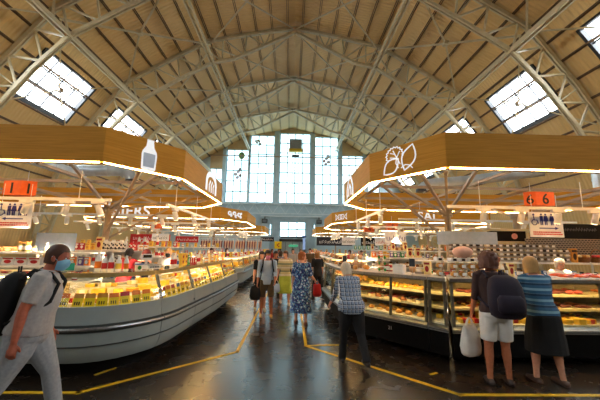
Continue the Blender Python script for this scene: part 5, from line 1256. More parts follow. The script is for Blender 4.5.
# hanging sausages under a rail
t = thing('sausage_rail', 'steel rail over the counter from which the red sausages hang', 'rail', (-3.6, 18.8, 2.3)); mb = MB(); mb.cyl((-5.6, 18.8, 2.30), (-1.75, 18.8, 2.30), .02); mb.build('bar', m_chrome, parent=t)
for x in (-5.5, -3.6, -1.85): mb = MB(); mb.cyl((x, 18.8, 2.3), (x, 18.8, 3.3), .01, n=5); mb.build('hanger_rod', m_chrome, parent=t)
c_sau = mat('sausage_skin', '#7c1a1c', '#5f1214', rough=.35, scale=10); c_sau2 = mat('sausage_pale', '#d9b593', '#cfa782', rough=.5)
def sausage(col, nm):
    t = prod(nm, 'sausage'); parts(t, ('sausage', lambda m: m.tube([(0, 0, -.12), (.01, 0, -.2), (-.005, 0, -.5), (.005, 0, -.66)], [.022, .036, .036, .02], 10, round_ends=True), col), ('string', lambda m: m.cyl((0, 0, .0), (0, 0, -.11), .004, n=5), c_lab), ('tag', lambda m: m.box((0, -.03, -.16), (.03, .004, .05)), c_lab)); return t
sA, sB = sausage(c_sau, 'hanging_sausage'), sausage(c_sau2, 'hanging_sausage')
for i in range(48):
    x = -5.5+i*.078
    if i % 9 == 8: continue
    k = (i % 4) in (1, 3); put(sB if k else sA, (x, 18.8, 2.28), 'pale hanging sausage on the rail between red ones' if k else 'dark red hanging sausage on the steel rail', 0, Q.uniform(.96, 1.0), free=True)
# goods on the distant counters
def far_goods(key, desc, ps, ls, o, z, step, sc, t0=.3, t1=None):
    P = ISL[key]; on(P, ps, t0, (t1 or P.l[-1])-.2, step, o, z, [l+' '+desc for l in ls], jit=.05, rj=.3, scale=sc, sj=.15)
far_goods('L2', 'in the distant counter under the sausages', [P_chs[0], P_chs[6], chop, P_chs[4]], ['cut yellow cheese round', 'thick yellow cheese block', 'pink meat cut', 'red banded cheese block'], .42, .884, .37, 1.35)
far_goods('L2', 'in the back row of the counter under the sausages', [P_chs[7], P_chs[1], fish], ['tall yellow cheese round', 'pale cheese round', 'orange fillet'], .68, .902, .38, 1.4)
far_goods('L2', 'on top of the counter under the sausages', [P_box[1], P_jar[3], P_bot[2], P_box[2]], ['yellow box', 'honey jar', 'red labelled bottle', 'orange box'], .55, 1.292, .36, 1.2)
far_goods('R2', 'inside the distant rounded counter', [loaf, bun, P_chs[5], eclair], ['golden loaf', 'golden bun', 'pale cheese block', 'yellow eclair'], .42, .884, .36, 1.5)
far_goods('R2', 'in the back row inside the distant rounded counter', [P_chs[0], flat, loaf], ['cut yellow cheese round', 'flat pale pastry', 'golden loaf'], .68, .902, .36, 1.5)
far_goods('R2', 'on top of the distant rounded counter', [P_box[2], bag, P_cake[2], P_box[3]], ['orange box', 'bag of bread', 'clear boxed pale cake', 'brown box'], .55, 1.292, .33, 1.3)
far_goods('L3', 'on top of the counter beyond the sausages', [P_box[1], P_box[4]], ['yellow box', 'red box'], .5, 1.292, .6, 1.6)
far_goods('R3', 'on top of the counter beyond the dark board', [P_box[2], P_box[7]], ['orange box', 'tall pale box'], .5, 1.292, .6, 1.6)
# racks inside the distant stalls with tall goods
for (x0, x1, y, desc, ps, ls) in ((-7.8, -3.6, 15.6, 'on the rack of the stall under the SIERS letters', [P_box[1], P_bot[0], P_jar[3], P_box[4], P_tub[0]], ['yellow box', 'orange labelled bottle', 'honey jar', 'red box', 'white tub']),
                                  (3.2, 7.8, 15.6, 'on the rack of the stall under the SAL letters', [P_box[2], P_box[5], P_box[7], P_box[6], P_jar[0]], ['orange box', 'violet box', 'tall pale box', 'green box', 'amber jar']),
                                  (-7.6, -4.0, 11.2, 'on the rack at the back of the cheese stall', [P_box[1], P_jar[3], P_box[4], P_bot[2]], ['yellow box', 'honey jar', 'red box', 'red labelled bottle']),
                                  (3.6, 7.8, 11.0, 'on the rack at the back of the pastry stall', [P_box[3], P_box[2], P_cake[2], P_box[7]], ['brown box', 'orange box', 'boxed pale cake', 'tall pale box'])):
    rack(x0, x1, y, [.5, .95, 1.35, 1.72], 'white shelf rack '+desc.replace('on the rack of', 'in').replace('on the rack at', 'at'), back=(.1, 1.35))
    for z in (1.721, 1.351, .951): rowx(ps, [l+' '+('on the top board, ' if z > 1.7 else 'on the second board, ' if z > 1.3 else 'on the third board, ')+desc.replace('on the rack', 'rack') for l in ls], x0+.12, x1-.1, y-.05, z, .22, sc=1.2)
# end wall entrance
t = thing('entrance_portal', 'dark framed entrance under the small window in the end wall', 'entrance', (.25, 44.4, 0))
for x in (-1.5, 2.0): mb = MB(); mb.box((x, 44.4, 1.35), (.25, .5, 2.7)); mb.build('jamb', m_dark, parent=t)
mb = MB(); mb.box((.25, 44.4, 2.85), (3.9, .5, .35)); mb.build('lintel', m_dark, parent=t)
mb = MB(); mb.box((.25, 44.55, 1.35), (3.2, .05, 2.65)); mb.build('door_leaf', mat('door_grey', '#aeb9bc', '#a2adb1', rough=.4), parent=t)
mb = MB(); mb.box((.35, 44.1, 2.05), (1.3, .08, .32)); mb.build('exit_light', emis('exit_green', '#5fd29a', .2), parent=t)
mb = MB(); mb.box((.25, 44.1, 3.25), (3.4, .15, .18)); mb.build('canopy_bar', m_dark, parent=t)
for x in (-.8, .25, 1.3): mb = MB(); mb.box((x, 44.5, 1.3), (.05, .05, 2.5)); mb.build('mullion', m_dark, parent=t)
t = thing('yellow_square_sign', 'yellow square sign with a red chevron hanging at the far end of the aisle', 'sign', (-1.05, 30, 2.2)); mb = MB()
face_poly(mb, [(-.36, -.36), (.36, -.36), (.36, .36), (-.36, .36)], (-1.25, 30, 2.0), (1, 0, 0), UPV, .08); mb.build('board', mat('sign_yellow', '#f3cf12', '#eac60c', rough=.4), parent=t, bevel=.05)
mb = MB(); ribbon(mb, [(.12, .17), (-.11, 0), (.12, -.17)], .11, (-1.25, 29.915, 2.0), (1, 0, 0), UPV, depth=.01); mb.build('chevron', c_red, parent=t)
mb = MB(); mb.cyl((-1.25, 30, 2.34), (-1.25, 30, 3.3), .012, n=5); mb.build('wire', m_white, parent=t)
t = thing('vertical_light_sign', 'narrow upright pale blue sign beside the end entrance', 'sign', (1.9, 40, 1.5)); mb = MB(); mb.box((1.75, 40, 2.3), (.35, .15, 1.5)); mb.build('panel', emis('sign_glow', '#a9c4ee', .22), parent=t)
mb = MB(); mb.box((1.75, 40, 3.25), (.56, .18, .2)); mb.build('cap', m_blue, parent=t); mb = MB(); mb.box((1.75, 40, .72), (.3, .15, 1.45)); mb.build('stand', m_dgrey, parent=t)
for x, lab in ((-3.9, 'black floodlight on the end wall, cheese side'), (4.1, 'black floodlight on the end wall, pastry side')):
    t = thing('floodlight', lab, 'floodlight', (x, 44.2, 5.6)); mb = MB(); mb.box((x, 44.1, 5.6), (.8, .5, .6)); mb.build('housing', m_dark, parent=t, bevel=.08); mb = MB(); mb.bar((x, 44.2, 5.9), (x, 44.45, 6.3), .12); mb.build('bracket', m_dark, parent=t)
    mb = MB(); mb.box((x, 43.84, 5.58), (.6, .03, .4)); mb.build('lens', m_dgrey, parent=t)

for t in PROTOS:       # drop what was built but stands nowhere
    if t.name not in USED:
        for c in kids(t):
            for g in kids(c): bpy.data.objects.remove(g)
            bpy.data.objects.remove(c)
        bpy.data.objects.remove(t)
# ------------------------------------------------------------------ people
def voxel(mb, size, smooth=2):
    me = bpy.data.meshes.new('tmp'); me.from_pydata(mb.v, [], mb.f); me.update()
    o = bpy.data.objects.new('tmp', me); COL.objects.link(o)
    r = o.modifiers.new('r', 'REMESH'); r.mode = 'VOXEL'; r.voxel_size = size
    if smooth: sm = o.modifiers.new('s', 'SMOOTH'); sm.iterations = smooth; sm.factor = .5
    dg = bpy.context.evaluated_depsgraph_get(); out = bpy.data.meshes.new_from_object(o.evaluated_get(dg))
    bpy.data.objects.remove(o); bpy.data.meshes.remove(me)
    out.polygons.foreach_set('use_smooth', [True]*len(out.polygons)); return out
def link_mesh(name, me, m, parent):
    o = bpy.data.objects.new(name, me); COL.objects.link(o); o.parent = parent; me.name = name
    me.materials.clear(); me.materials.append(m); return o
SKIN = {'tan': mat('skin_tan', '#b8714f', '#ac6745', rough=.5, scale=30), 'fair': mat('skin_fair', '#d9a184', '#cf957a', rough=.5, scale=30), 'red': mat('skin_ruddy', '#b5644a', '#a5573f', rough=.5, scale=30)}
m_eye = mat('eye_white', '#efece6', rough=.2); m_iris = mat('iris_dark', '#2a1c14', rough=.2); m_lip = mat('lip', '#a8584c', '#9c4f44', rough=.45)
def rot3(v, rx=0, ry=0, rz=0): return Euler((rx, ry, rz)).to_matrix() @ Vector(v)
def person(label, x, y, face, H=1.68, skin='fair', lean=8, fat=1., legs=((0, 4, 0), (0, 4, 0)), arms=((5, 8, 15, 0), (5, 8, 15, 0)), head=(0, 0), hair=('short', '#5a3a22'),
           top=('shirt', None, .3), bottom=('trousers', None), shoes='#2a2420', vox=.009, extra=None, female=False, z0=0.):
    """face: heading in degrees, 0 looks away from the camera. legs: (forward flex, spread, knee bend); arms: (forward, outward, elbow bend, forearm turn inward)"""
    k = H/1.70; t = thing('person', label, 'person', (x, y, z0), None, radians(-face)); sk = SKIN[skin]
    J = {}
    ln = radians(lean); hipz = .90
    def T(p):     # torso lean about the hips
        v = Vector((p[0], p[1], p[2]-hipz)); c, s_ = cos(ln), sin(ln)
        return Vector((v.x, v.y*c+v.z*s_, -v.y*s_+v.z*c+hipz))
    sw = .165 if female else .185
    # legs
    L = []
    for s_, (fl, sp, kn) in zip((-1, 1), legs):
        hp = Vector((s_*.088, 0, hipz-.02)); f = radians(fl); a = radians(sp)*s_
        d1 = Vector((sin(a), sin(f)*cos(a), -cos(f)*cos(a))); kp = hp+d1*.42; g = f-radians(kn)
        d2 = Vector((sin(a)*.6, sin(g), -cos(g))).normalized(); ap = kp+d2*.40; L.append((hp, kp, ap, d2))
    drop = min(l[2].z for l in L)-.075
    # arms
    A = []
    for s_, (fw, out, el, inn) in zip((-1, 1), arms):
        sh = T((s_*sw, 0, 1.395)); f = radians(fw); o_ = radians(out)
        d1 = Vector((s_*sin(o_), sin(f)*cos(o_), -cos(f)*cos(o_))).normalized()
        e = sh+d1*.285; g = f+radians(el); i_ = radians(inn)
        d2 = Vector((s_*sin(o_)*cos(i_)-s_*sin(i_), sin(g)*cos(o_), -cos(g)*cos(o_))).normalized(); w_ = e+d2*.245; A.append((sh, e, w_, d2, s_))
    hy, hp_ = radians(head[0]), radians(head[1])
    nb = T((0, -.01, 1.45)); hc = T((0, .02, 1.585))+Vector((0, .02*sin(hp_), 0))
    Rh = Euler((-hp_-ln*.3, 0, -hy), 'XYZ').to_matrix()
    Hd = lambda p: hc+Rh @ Vector(p)
    def torso_rings(mb, zs, inf=0., n=18):
        rings = []
        for z, w_, d, yo in zs:
            ring = []
            for i in range(n):
                a = 2*pi*i/n; c, s2 = cos(a), sin(a); q = .82
                px_ = (abs(c)**q)*(1 if c > 0 else -1)*(w_+inf); py = (abs(s2)**q)*(1 if s2 > 0 else -1)*(d+inf)+yo
                ring.append(T((px_, py, z)) if z > hipz-.06 else Vector((px_, py, z)))
            rings.append(ring)
        mb.loft(rings)
    F = fat; hipw = .168 if female else .158
    TZ = [(.80, .10*F, .09*F, -.01), (.86, hipw*F, .115*F, -.01), (.95, (hipw+.004)*F, .118*F, -.008), (1.06, (.132 if female else .148)*F, .100*F, .0), (1.16, .140*F, .102*F, .004), (1.27, .160*(F*.5+.5), .112*(F*.6+.4), .005), (1.36, .168*(F*.3+.7), .098, -.005), (1.415, .135, .078, -.012), (1.455, .075, .06, -.012)]
    def body():
        mb = MB(); torso_rings(mb, TZ); mb.tube([nb+Vector((0, 0, -.03)), nb.lerp(hc, .5), hc+Vector((0, 0, -.02))], [.062, .054, .055], 12)
        for (hp, kp, ap, d2) in L:
            mb.tube([hp+Vector((0, 0, .04)), hp.lerp(kp, .35), kp.lerp(hp, .1), kp, kp.lerp(ap, .3), kp.lerp(ap, .75), ap], [.088*F, .080*F, .058, .054, .056, .038, .036], 14, round_ends=True)
            fd = Vector((d2.x*0, 1, 0)); mb.tube([ap+Vector((0, -.045, -.035)), ap+Vector((0, .03, -.035)), ap+Vector((0, .11, -.05)), ap+Vector((0, .17, -.058))], [.034, .042, .034, .02], 10, round_ends=True)
        for (sh, e, w_, d2, s_) in A:
            mb.tube([sh+Vector((-s_*.05, 0, .01)), sh, sh.lerp(e, .3), e, e.lerp(w_, .25), w_], [.06, .058, .048*(F*.5+.5), .040, .041, .026], 12, round_ends=True)
            # hand: palm, four fingers bent a little, thumb from the side
            fd = d2.normalized(); sd = Vector((0, 1, 0)); sd = (sd-fd*sd.dot(fd)); sd = sd.normalized() if sd.length > .1 else Vector((0, 0, 1)); nn = fd.cross(sd)*s_; inn = -nn if (-nn).x*s_ < 0 else nn
            pc = w_+fd*.05; mb.tube([w_, w_+fd*.03, w_+fd*.085], [.024, .028, .030], 10, round_ends=True, ecc=[.8, .62, .6], hint=sd)
            for fi, ll in enumerate((.062, .074, .070, .052)):
                b0 = w_+fd*.085+sd*(.027-.018*fi); b1 = b0+(fd*.85+inn*.35).normalized()*ll*.55; b2 = b1+(fd*.45+inn*.85).normalized()*ll*.5
                mb.tube([b0-fd*.02, b0, b1, b2], [.0095, .0095, .0088, .0075], 7, round_ends=True)
            th = w_+fd*.03+sd*.024; mb.tube([th-sd*.01, th+sd*.022+fd*.022, th+sd*.030+fd*.05+inn*.01], [.012, .0105, .009], 7, round_ends=True)
        # head
        rings = []
        for j, (zz, w_, d, yo) in enumerate(((-.125, .018, .022, .035), (-.115, .036, .042, .028), (-.085, .052, .066, .018), (-.05, .063, .08, .008), (-.01, .070, .090, .002), (.035, .074, .096, -.002), (.075, .070, .090, -.006), (.105, .050, .066, -.008), (.12, .018, .026, -.008))):
            rings.append([Hd((w_*cos(2*pi*i/18), d*sin(2*pi*i/18)+yo, zz)) for i in range(18)])
        mb.loft(rings)
        mb.tube([Hd((0, .088, .012)), Hd((0, .104, -.022)), Hd((0, .092, -.036))], [.009, .015, .012], 8, round_ends=True)
        for s_ in (-1, 1):
            mb.ell(Hd((s_*.074, -.006, -.01)), (.012, .02, .032), 8, 6); mb.ell(Hd((s_*.03, .083, .022)), (.022, .012, .008), 8, 5)
        mb.ell(Hd((0, .088, -.066)), (.022, .010, .007), 8, 5); mb.ell(Hd((0, .084, -.078)), (.019, .010, .007), 8, 5)
        return mb
    def fin(mb, v, sm=2):
        mb.v = [((p[0])*k, (p[1])*k, (p[2]-drop)*k) for p in mb.v]; return voxel(mb, v*k, sm)
    def raw(mb): mb.v = [((p[0])*k, (p[1])*k, (p[2]-drop)*k) for p in mb.v]; return mb
    link_mesh('body', fin(body(), vox*.8, 1), sk, t)
    def part(nm, mb, m, par=t): o = raw(mb).build(nm, m, parent=par, local=True, smooth=60); return o
    if vox < .0125 :
        for s_ in (-1, 1):
            mb = MB(); mb.ell(Hd((s_*.030, .080, .006)), (.013, .010, .009), 10, 7); ey = part('eye', mb, m_eye)
            mb = MB(); mb.ell(Hd((s_*.030, .0875, .006)), (.006, .005, .006), 8, 6); part('iris', mb, m_iris, ey)
        mb = MB(); mb.tube([Hd((-.022, .092, -.070)), Hd((0, .099, -.071)), Hd((.022, .092, -.070))], [.003, .006, .003], 7); part('mouth', mb, m_lip)
    # hair
    style, hcol = hair; mh = mat('hair_'+hcol, hcol, rough=.6, scale=60, bump=.4, stretch=(1, 1, .3))
    mb = MB(); nu, nv = 26, 16; low = {'short': -.10, 'bob': -.15, 'curly': -.13, 'crop': -.085, 'long': -.24, 'bun': -.09}[style]; th = {'short': .014, 'bob': .022, 'curly': .048, 'crop': .006, 'long': .02, 'bun': .012}[style]
    rr = random.Random(int(x*100)); V = []; 
    for j in range(nv+1):
        tt = pi/2*(1-j/nv*1.62)     # from the crown down to below the ears
        for i in range(nu):
            a = 2*pi*i/nu; fr = sin(a)
            zz = .035+.093*sin(tt) if tt > 0 else .035+(.035-low)*sin(tt)
            wv = max(.12, cos(tt)) if tt > 0 else 1-.12*abs(sin(tt))
            edge = .050 if style != 'crop' else .066     # hair line over the forehead and before the ears
            if fr > .30: zz = max(zz, edge-.0+(-.03 if fr < .5 else 0))
            tk = th*(1+ (.8*(rr.random()-.45) if style == 'curly' else .12*(rr.random()-.5)))
            V.append(Hd(((.073+tk)*wv*cos(a), (.094+tk)*wv*sin(a)-.006, zz+tk*.8*max(0, sin(tt)))))
    Fc = [(j*nu+i, j*nu+(i+1) % nu, (j+1)*nu+(i+1) % nu, (j+1)*nu+i) for j in range(nv) for i in range(nu)]
    mb.add(V, Fc); mb.add(V[:nu], [tuple(range(nu-1, -1, -1))]); ho = part('hair', mb, mh)
    if style == 'bun': mb = MB(); mb.ell(Hd((0, -.115, .05)), (.038, .035, .038), 12, 8); part('hair_bun', mb, mh, ho)
    # clothes
    kind, mt, sl = top
    mb = MB(); inf = .016; hem = {'shirt': .90, 'vest': .93, 'dress': .9, 'loose': .82}[kind]
    zs = [r for r in TZ if r[0] > hem+.03]; hw = next(r for r in TZ if r[0] >= hem-.05)
    zs = [(hem, hw[1]*1.02+(.028 if kind == 'loose' else 0), hw[2]*1.05+(.022 if kind == 'loose' else 0), hw[3])]+zs[:-1]+[(1.44, .088, .068, -.012)]
    if kind == 'dress':
        hemz = bottom[2]; zs = [(hemz, .235*F, .19*F, -.0), (hemz+.15, .222*F, .178*F, -.0), (.62, .20*F, .155*F, -.0), (.80, .188*F, .138*F, -.006)]+zs[1:]
    torso_rings(mb, zs, inf)
    if sl > 0:
        for (sh, e, w_, d2, s_) in A:
            pts = [sh+Vector((-s_*.05, 0, .012)), sh+Vector((0, 0, .006))]; rad = [.070, .070]
            if sl <= .55: q = sl/.5; pts += [sh.lerp(e, q*.5), sh.lerp(e, min(1, q))]; rad += [.064, .060]
            else: q = (sl-.5)/.5; pts += [sh.lerp(e, .5), e, e.lerp(w_, q)]; rad += [.060, .054, .046]
            mb.tube(pts, rad, 12)
    nm = {'shirt': 'shirt', 'vest': 'vest_top', 'dress': 'dress', 'loose': 'shirt'}[kind]
    to = link_mesh(nm, fin(mb, max(.010, vox*1.1), 2), mt, t)
    if kind == 'shirt' and vox < .011:      # collar
        mb = MB(); rg = []
        for zz, rr_ in ((1.425, .074), (1.465, .070), (1.462, .078), (1.42, .085)): rg.append([T((rr_*cos(2*pi*i/16), rr_*.85*sin(2*pi*i/16)-.01, zz)) for i in range(16)])
        mb.loft(rg, cap=False); part('collar', mb, mt, to)
    bk = bottom[0]
    if bk != 'none' and kind != 'dress':
        mb = MB(); wz = [(z, w_, d, yo) for z, w_, d, yo in TZ if z < 1.0]+[(1.0, .150*F, .108*F, -.005)]
        if bk == 'skirt':
            hz = bottom[2]; wz = [(hz, .215*F, .175*F, 0), (hz+.2, .205*F, .165*F, 0), (.70, .192*F, .15*F, 0), (.86, (hipw+.012)*F, .128*F, -.008), (1.0, .152*F, .112*F, -.004)]; torso_rings(mb, wz, .008)
        else:
            torso_rings(mb, wz, .010)
            for (hp, kp, ap, d2) in L:
                if bk == 'trousers': mb.tube([hp+Vector((0, 0, .05)), hp.lerp(kp, .35), kp, kp.lerp(ap, .5), ap+d2*.02], [.102*F, .095*F, .074, .070, .066], 14)
                else: mb.tube([hp+Vector((0, 0, .05)), hp.lerp(kp, .35), hp.lerp(kp, bottom[2])], [.104*F, .102*F, .094*F], 14)
        link_mesh({'skirt': 'skirt', 'trousers': 'trousers', 'shorts': 'shorts'}[bk], fin(mb, max(.010, vox*1.1), 2), bottom[1], t)
    for (hp, kp, ap, d2) in L:
        mb = MB(); mb.tube([ap+Vector((0, -.05, -.04)), ap+Vector((0, .02, -.036)), ap+Vector((0, .10, -.048)), ap+Vector((0, .185, -.056))], [.040, .047, .041, .024], 12, round_ends=True)
        mb.tube([ap+Vector((0, -.07, -.066)), ap+Vector((0, .05, -.066)), ap+Vector((0, .2, -.066))], [.03, .042, .03], 10, ecc=[.25, .22, .25], hint=(1, 0, 0))
        mb.v = [(p[0], p[1], max(p[2], ap.z-.075)) for p in mb.v]; part('shoe', mb, mat('shoe_'+shoes, shoes, rough=.5))
    ctx = dict(t=t, k=k, drop=drop, T=T, Hd=Hd, A=A, L=L, part=part, world=lambda p: t.location+Euler((0, 0, radians(-face))).to_matrix() @ Vector((p[0]*k, p[1]*k, (p[2]-drop)*k)))
    return ctx
def mask(c, col):
    mb = MB(); rg = []
    for zz, w_, d in ((.0, .05, .094), (-.03, .066, .112), (-.07, .064, .108), (-.115, .042, .078)):
        rg.append([c['Hd']((w_*sin(a), .012+d*cos(a), zz)) for a in [radians(-80+160*i/10) for i in range(11)]])
    vs = [p for r in rg for p in r]; mb.add(vs, [(j*11+i, j*11+i+1, (j+1)*11+i+1, (j+1)*11+i) for j in range(3) for i in range(10)])
    m = c['part']('face_mask', mb, col)
    for s_ in (-1, 1): mb = MB(); mb.tube([c['Hd']((s_*.066, .03, -.02)), c['Hd']((s_*.078, .0, .0)), c['Hd']((s_*.08, -.02, .01))], .003, 5); c['part']('ear_loop', mb, col, m)
def backpack(c, lab, col, col2, size=1., off=0., dz_=0.):
    """worn on the back of the person c"""
    w0 = c['world']; t = thing('backpack', lab, 'backpack', w0(c['T']((0, -.22, 1.15)))); t.rotation_euler = c['t'].rotation_euler
    T = c['T']; k = c['k']; dr = c['drop']; base = T((0, -.22, 1.15))
    def loc(p): q = T(p)-base; return (q.x*k, q.y*k, q.z*k)
    def ring(z, w_, d, y): return [loc((off+w_*abs(cos(a))**.7*(1 if cos(a) > 0 else -1)*size, y-.0+d*abs(sin(a))**.7*(1 if sin(a) > 0 else -1)*size, z+dz_)) for a in [2*pi*i/20 for i in range(20)]]
    mb = MB(); mb.loft([ring(.86, .10, .06, -.235), ring(.90, .15, .09, -.245), ring(1.05, .165, .105, -.255), ring(1.25, .155, .095, -.25), ring(1.36, .13, .075, -.235), ring(1.41, .07, .04, -.22)]); mb.build('bag', col, parent=t, local=True, smooth=70)
    mb = MB(); mb.loft([ring(.93, .10, .03, -.245-.10*size), ring(.96, .12, .045, -.255-.10*size), ring(1.10, .12, .045, -.26-.10*size), ring(1.15, .09, .03, -.255-.095*size)]); mb.build('front_pocket', col2, parent=t, local=True, smooth=70)
    for s_ in (-1, 1): mb = MB(); mb.tube([loc(p) for p in ((s_*.10, -.165, 1.36), (s_*.115, -.09, 1.455), (s_*.12, .04, 1.445), (s_*.125, .125, 1.36), (s_*.155, .11, 1.2), (s_*.185, 0, 1.08), (s_*.13, -.16, .98))], .017, 8); mb.build('strap', col, parent=t, local=True)
    mb = MB(); mb.tube([loc((off-.03, -.22, 1.40)), loc((off-.03, -.23, 1.46)), loc((off+.03, -.23, 1.46)), loc((off+.03, -.22, 1.40))], .008, 6); mb.build('grab_handle', col2, parent=t, local=True)
    return t
def carried_bag(p, lab, col, w_=.3, h=.36, d=.12, handle=.16, rz=0., nm='carrier_bag', sag=1.):
    """hangs below the point p of a hand"""
    t = thing(nm, lab, 'bag', (p[0], p[1], p[2]-handle-h), None, rz); rg = []
    for f, sw_, sd_ in ((0, .80, .7), (.06, .95, 1.0), (.3, 1.06*sag, 1.15), (.7, .95, .85), (.92, .85, .35), (1, .8, .12)):
        rg.append([(w_/2*sw_*abs(cos(a))**.6*(1 if cos(a) > 0 else -1)*(1+.05*sin(5*a+f*7)), d/2*sd_*abs(sin(a))**.6*(1 if sin(a) > 0 else -1), h*f) for a in [2*pi*i/22 for i in range(22)]])
    mb = MB(); mb.loft(rg); mb.build('bag', col, parent=t, local=True, smooth=70)
    for s_ in (-1, 1): mb = MB(); mb.tube([(-w_*.25, s_*.01, h*.97), (-w_*.12, s_*.008, h+handle*.75), (0, 0, h+handle), (w_*.12, s_*.008, h+handle*.75), (w_*.25, s_*.01, h*.97)], .009, 6); mb.build('handle', col, parent=t, local=True)
    return t
f_grey = mat('cloth_pale_grey', '#a9a7a6', '#9f9d9c', rough=.85, scale=40); f_trs = mat('cloth_light_blue_grey', '#9fa3a8', '#93979c', rough=.85, scale=40)
f_blk = mat('cloth_black', '#0b0b0e', '#101013', rough=.85); f_navy = mat('cloth_navy', '#1c2238', '#171c30', rough=.8); f_lblue = mat('cloth_light_blue', '#b9cfe6', '#a9c1dc', rough=.8)
f_olive = mat('cloth_olive_brown', '#5d4a30', '#524129', rough=.85); f_white = mat('cloth_white', '#e2dfda', '#d6d3cd', rough=.85); f_red = mat('cloth_red', '#b8202a', '#a61a24', rough=.8); f_lime = mat('cloth_lime', '#b9c94e', '#a9ba40', rough=.8)
f_brnsh = mat('cloth_dark_brown', '#3c2622', '#34201d', rough=.85); f_purp = mat('cloth_dark_purple', '#1d1428', '#181022', rough=.8); f_teal = mat('cloth_dark_teal', '#1e3a4a', '#18313f', rough=.8)
f_plaid = pattern('cloth_plaid', 'plaid', ['#7f93ad', '#26344f', '#d5dbe2'], 17); f_floral = pattern('cloth_floral', 'floral', ['#1c2f70', '#c9d8ec', '#3f78b8', '#6f9fb0'], 15); f_strp = pattern('cloth_stripe_beige', 'stripe', ['#cfc59a', '#7c8a6a', '#ece6d2'], 9)
f_sblue = pattern('cloth_stripe_blue', 'stripe', ['#2a5f86', '#86b3c9', '#173a57'], 14); f_pink = mat('mask_pink', '#e08fb0', '#d681a3', rough=.7); f_mblue = mat('mask_blue', '#8fc3e0', '#7fb6d6', rough=.7)
# man walking past
c = person('person in a pale grey shirt and pale blue mask walking past the cheese case', -2.52, 3.16, 66, 1.78, 'red', 9, 1.3, ((24, 3, 12), (-20, 3, 14)), ((-6, 7, 18, 0), (-18, 8, 14, 0)), (6, 8), ('crop', '#4a2a1a'), ('shirt', f_grey, .38), ('trousers', f_trs), '#1b1a1c', .0085)
mask(c, f_mblue); backpack(c, 'black backpack on the grey shirt person', f_blk, f_blk, .95)
c = person('person in a light blue shirt and brown shorts facing the camera in the aisle', -.60, 8.04, 172, 1.66, 'tan', 2, .92, ((3, 4, 4), (-3, 4, 2)), ((8, 6, 30, 10), (4, 7, 14, 0)), (-14, 8), ('short', '#17120f'), ('loose', f_lblue, .75), ('shorts', f_olive, .92), '#c9a878', .0095)
mask(c, f_pink); backpack(c, 'dark backpack worn by the person in the light blue shirt', f_blk, f_navy, .85)
w_ = c['A'][1][2]; wp = c['world'](w_); carried_bag((wp.x-.06, wp.y+.05, wp.z+.02), 'black shoulder bag at the side of the light blue shirt person', f_blk, .26, .34, .1, .12)
person('person in dark clothes half hidden behind the light blue shirt person', -.84, 8.85, 165, 1.62, 'fair', 4, .95, ((6, 3, 4), (-6, 3, 6)), ((4, 6, 12, 0),)*2, (0, 4), ('bob', '#2b1c14'), ('loose', f_blk, .4), ('shorts', f_blk, .8), '#d8d3cc', .011, female=True)
c = person('person in a striped top and lime skirt walking towards the camera', -.16, 9.75, 176, 1.64, 'fair', 4, 1.05, ((10, 3, 8), (-10, 3, 12)), ((10, 12, 22, 0), (-4, 10, 20, 0)), (28, 4), ('short', '#4b3020'), ('loose', f_strp, .48), ('skirt', f_lime, .36), '#c8b090', .0105, female=True)
w_ = c['A'][1][2]; wp = c['world'](c['A'][1][2]+c['A'][1][3]*.1); carried_bag((wp.x, wp.y, wp.z), 'pale blue bag in the hand of the striped top person', f_lblue, .22, .26, .09, .12)
c = person('person in a blue floral dress seen from behind with a red bag', .27, 7.36, 12, 1.64, 'fair', 3, 1.08, ((5, 4, 4), (-6, 4, 6)), ((6, 9, 12, 0), (2, 14, 62, 0)), (60, 0), ('short', '#9c5a2c'), ('dress', f_floral, .5), ('none', None, .27), '#7a4a34', .0095, female=True)
wp = c['world'](c['A'][1][2]+c['A'][1][3]*.1); carried_bag((wp.x+.03, wp.y, wp.z), 'red bag hanging from the arm of the floral dress person', mat('bag_red', '#d8232c', '#c81c25', rough=.5), .2, .3, .10, .07)
c = person('stooping person in a blue plaid shirt and black trousers at the pastry counter', .98, 4.95, -8, 1.55, 'fair', 21, 1.3, ((10, 4, 6), (-16, 5, 14)), ((16, 10, 26, 0), (10, 10, 20, 0)), (-6, 14), ('bob', '#d8cab2'), ('loose', f_plaid, .85), ('trousers', f_blk), '#1f1a18', .0085, female=True)
# two people at the meat counter
c = person('curly haired person in white shorts at the meat counter seen from behind', 2.82, 4.22, 14, 1.70, 'tan', 8, 1.06, ((2, 3, 3), (8, 3, 10)), ((4, 9, 10, 0), (22, 8, 40, 0)), (10, 6), ('curly', '#5e3422'), ('shirt', f_brnsh, .62), ('shorts', f_white, .80), '#3c3230', .0085, female=True)
backpack(c, 'dark purple backpack on the curly haired person', f_purp, f_purp, 1.28, .06, -.02)
wp = c['world'](c['A'][0][2]+c['A'][0][3]*.10); carried_bag((wp.x-.06, wp.y-.06, wp.z+.02), 'white plastic bag in the hand of the curly haired person', mat('bag_white', '#dcdbd8', '#cfcecb', rough=.45), .27, .40, .16, .10, .3)
c = person('person in a striped blue top and dark skirt leaning on the meat counter', 3.52, 4.27, 4, 1.66, 'fair', 10, 1.12, ((4, 5, 4), (-2, 5, 4)), ((18, 5, 60, 0), (18, 12, 60, 0)), (14, 8), ('bob', '#b58a4c'), ('loose', f_sblue, .5), ('skirt', f_blk, .40), '#5a4238', .0085, female=True)
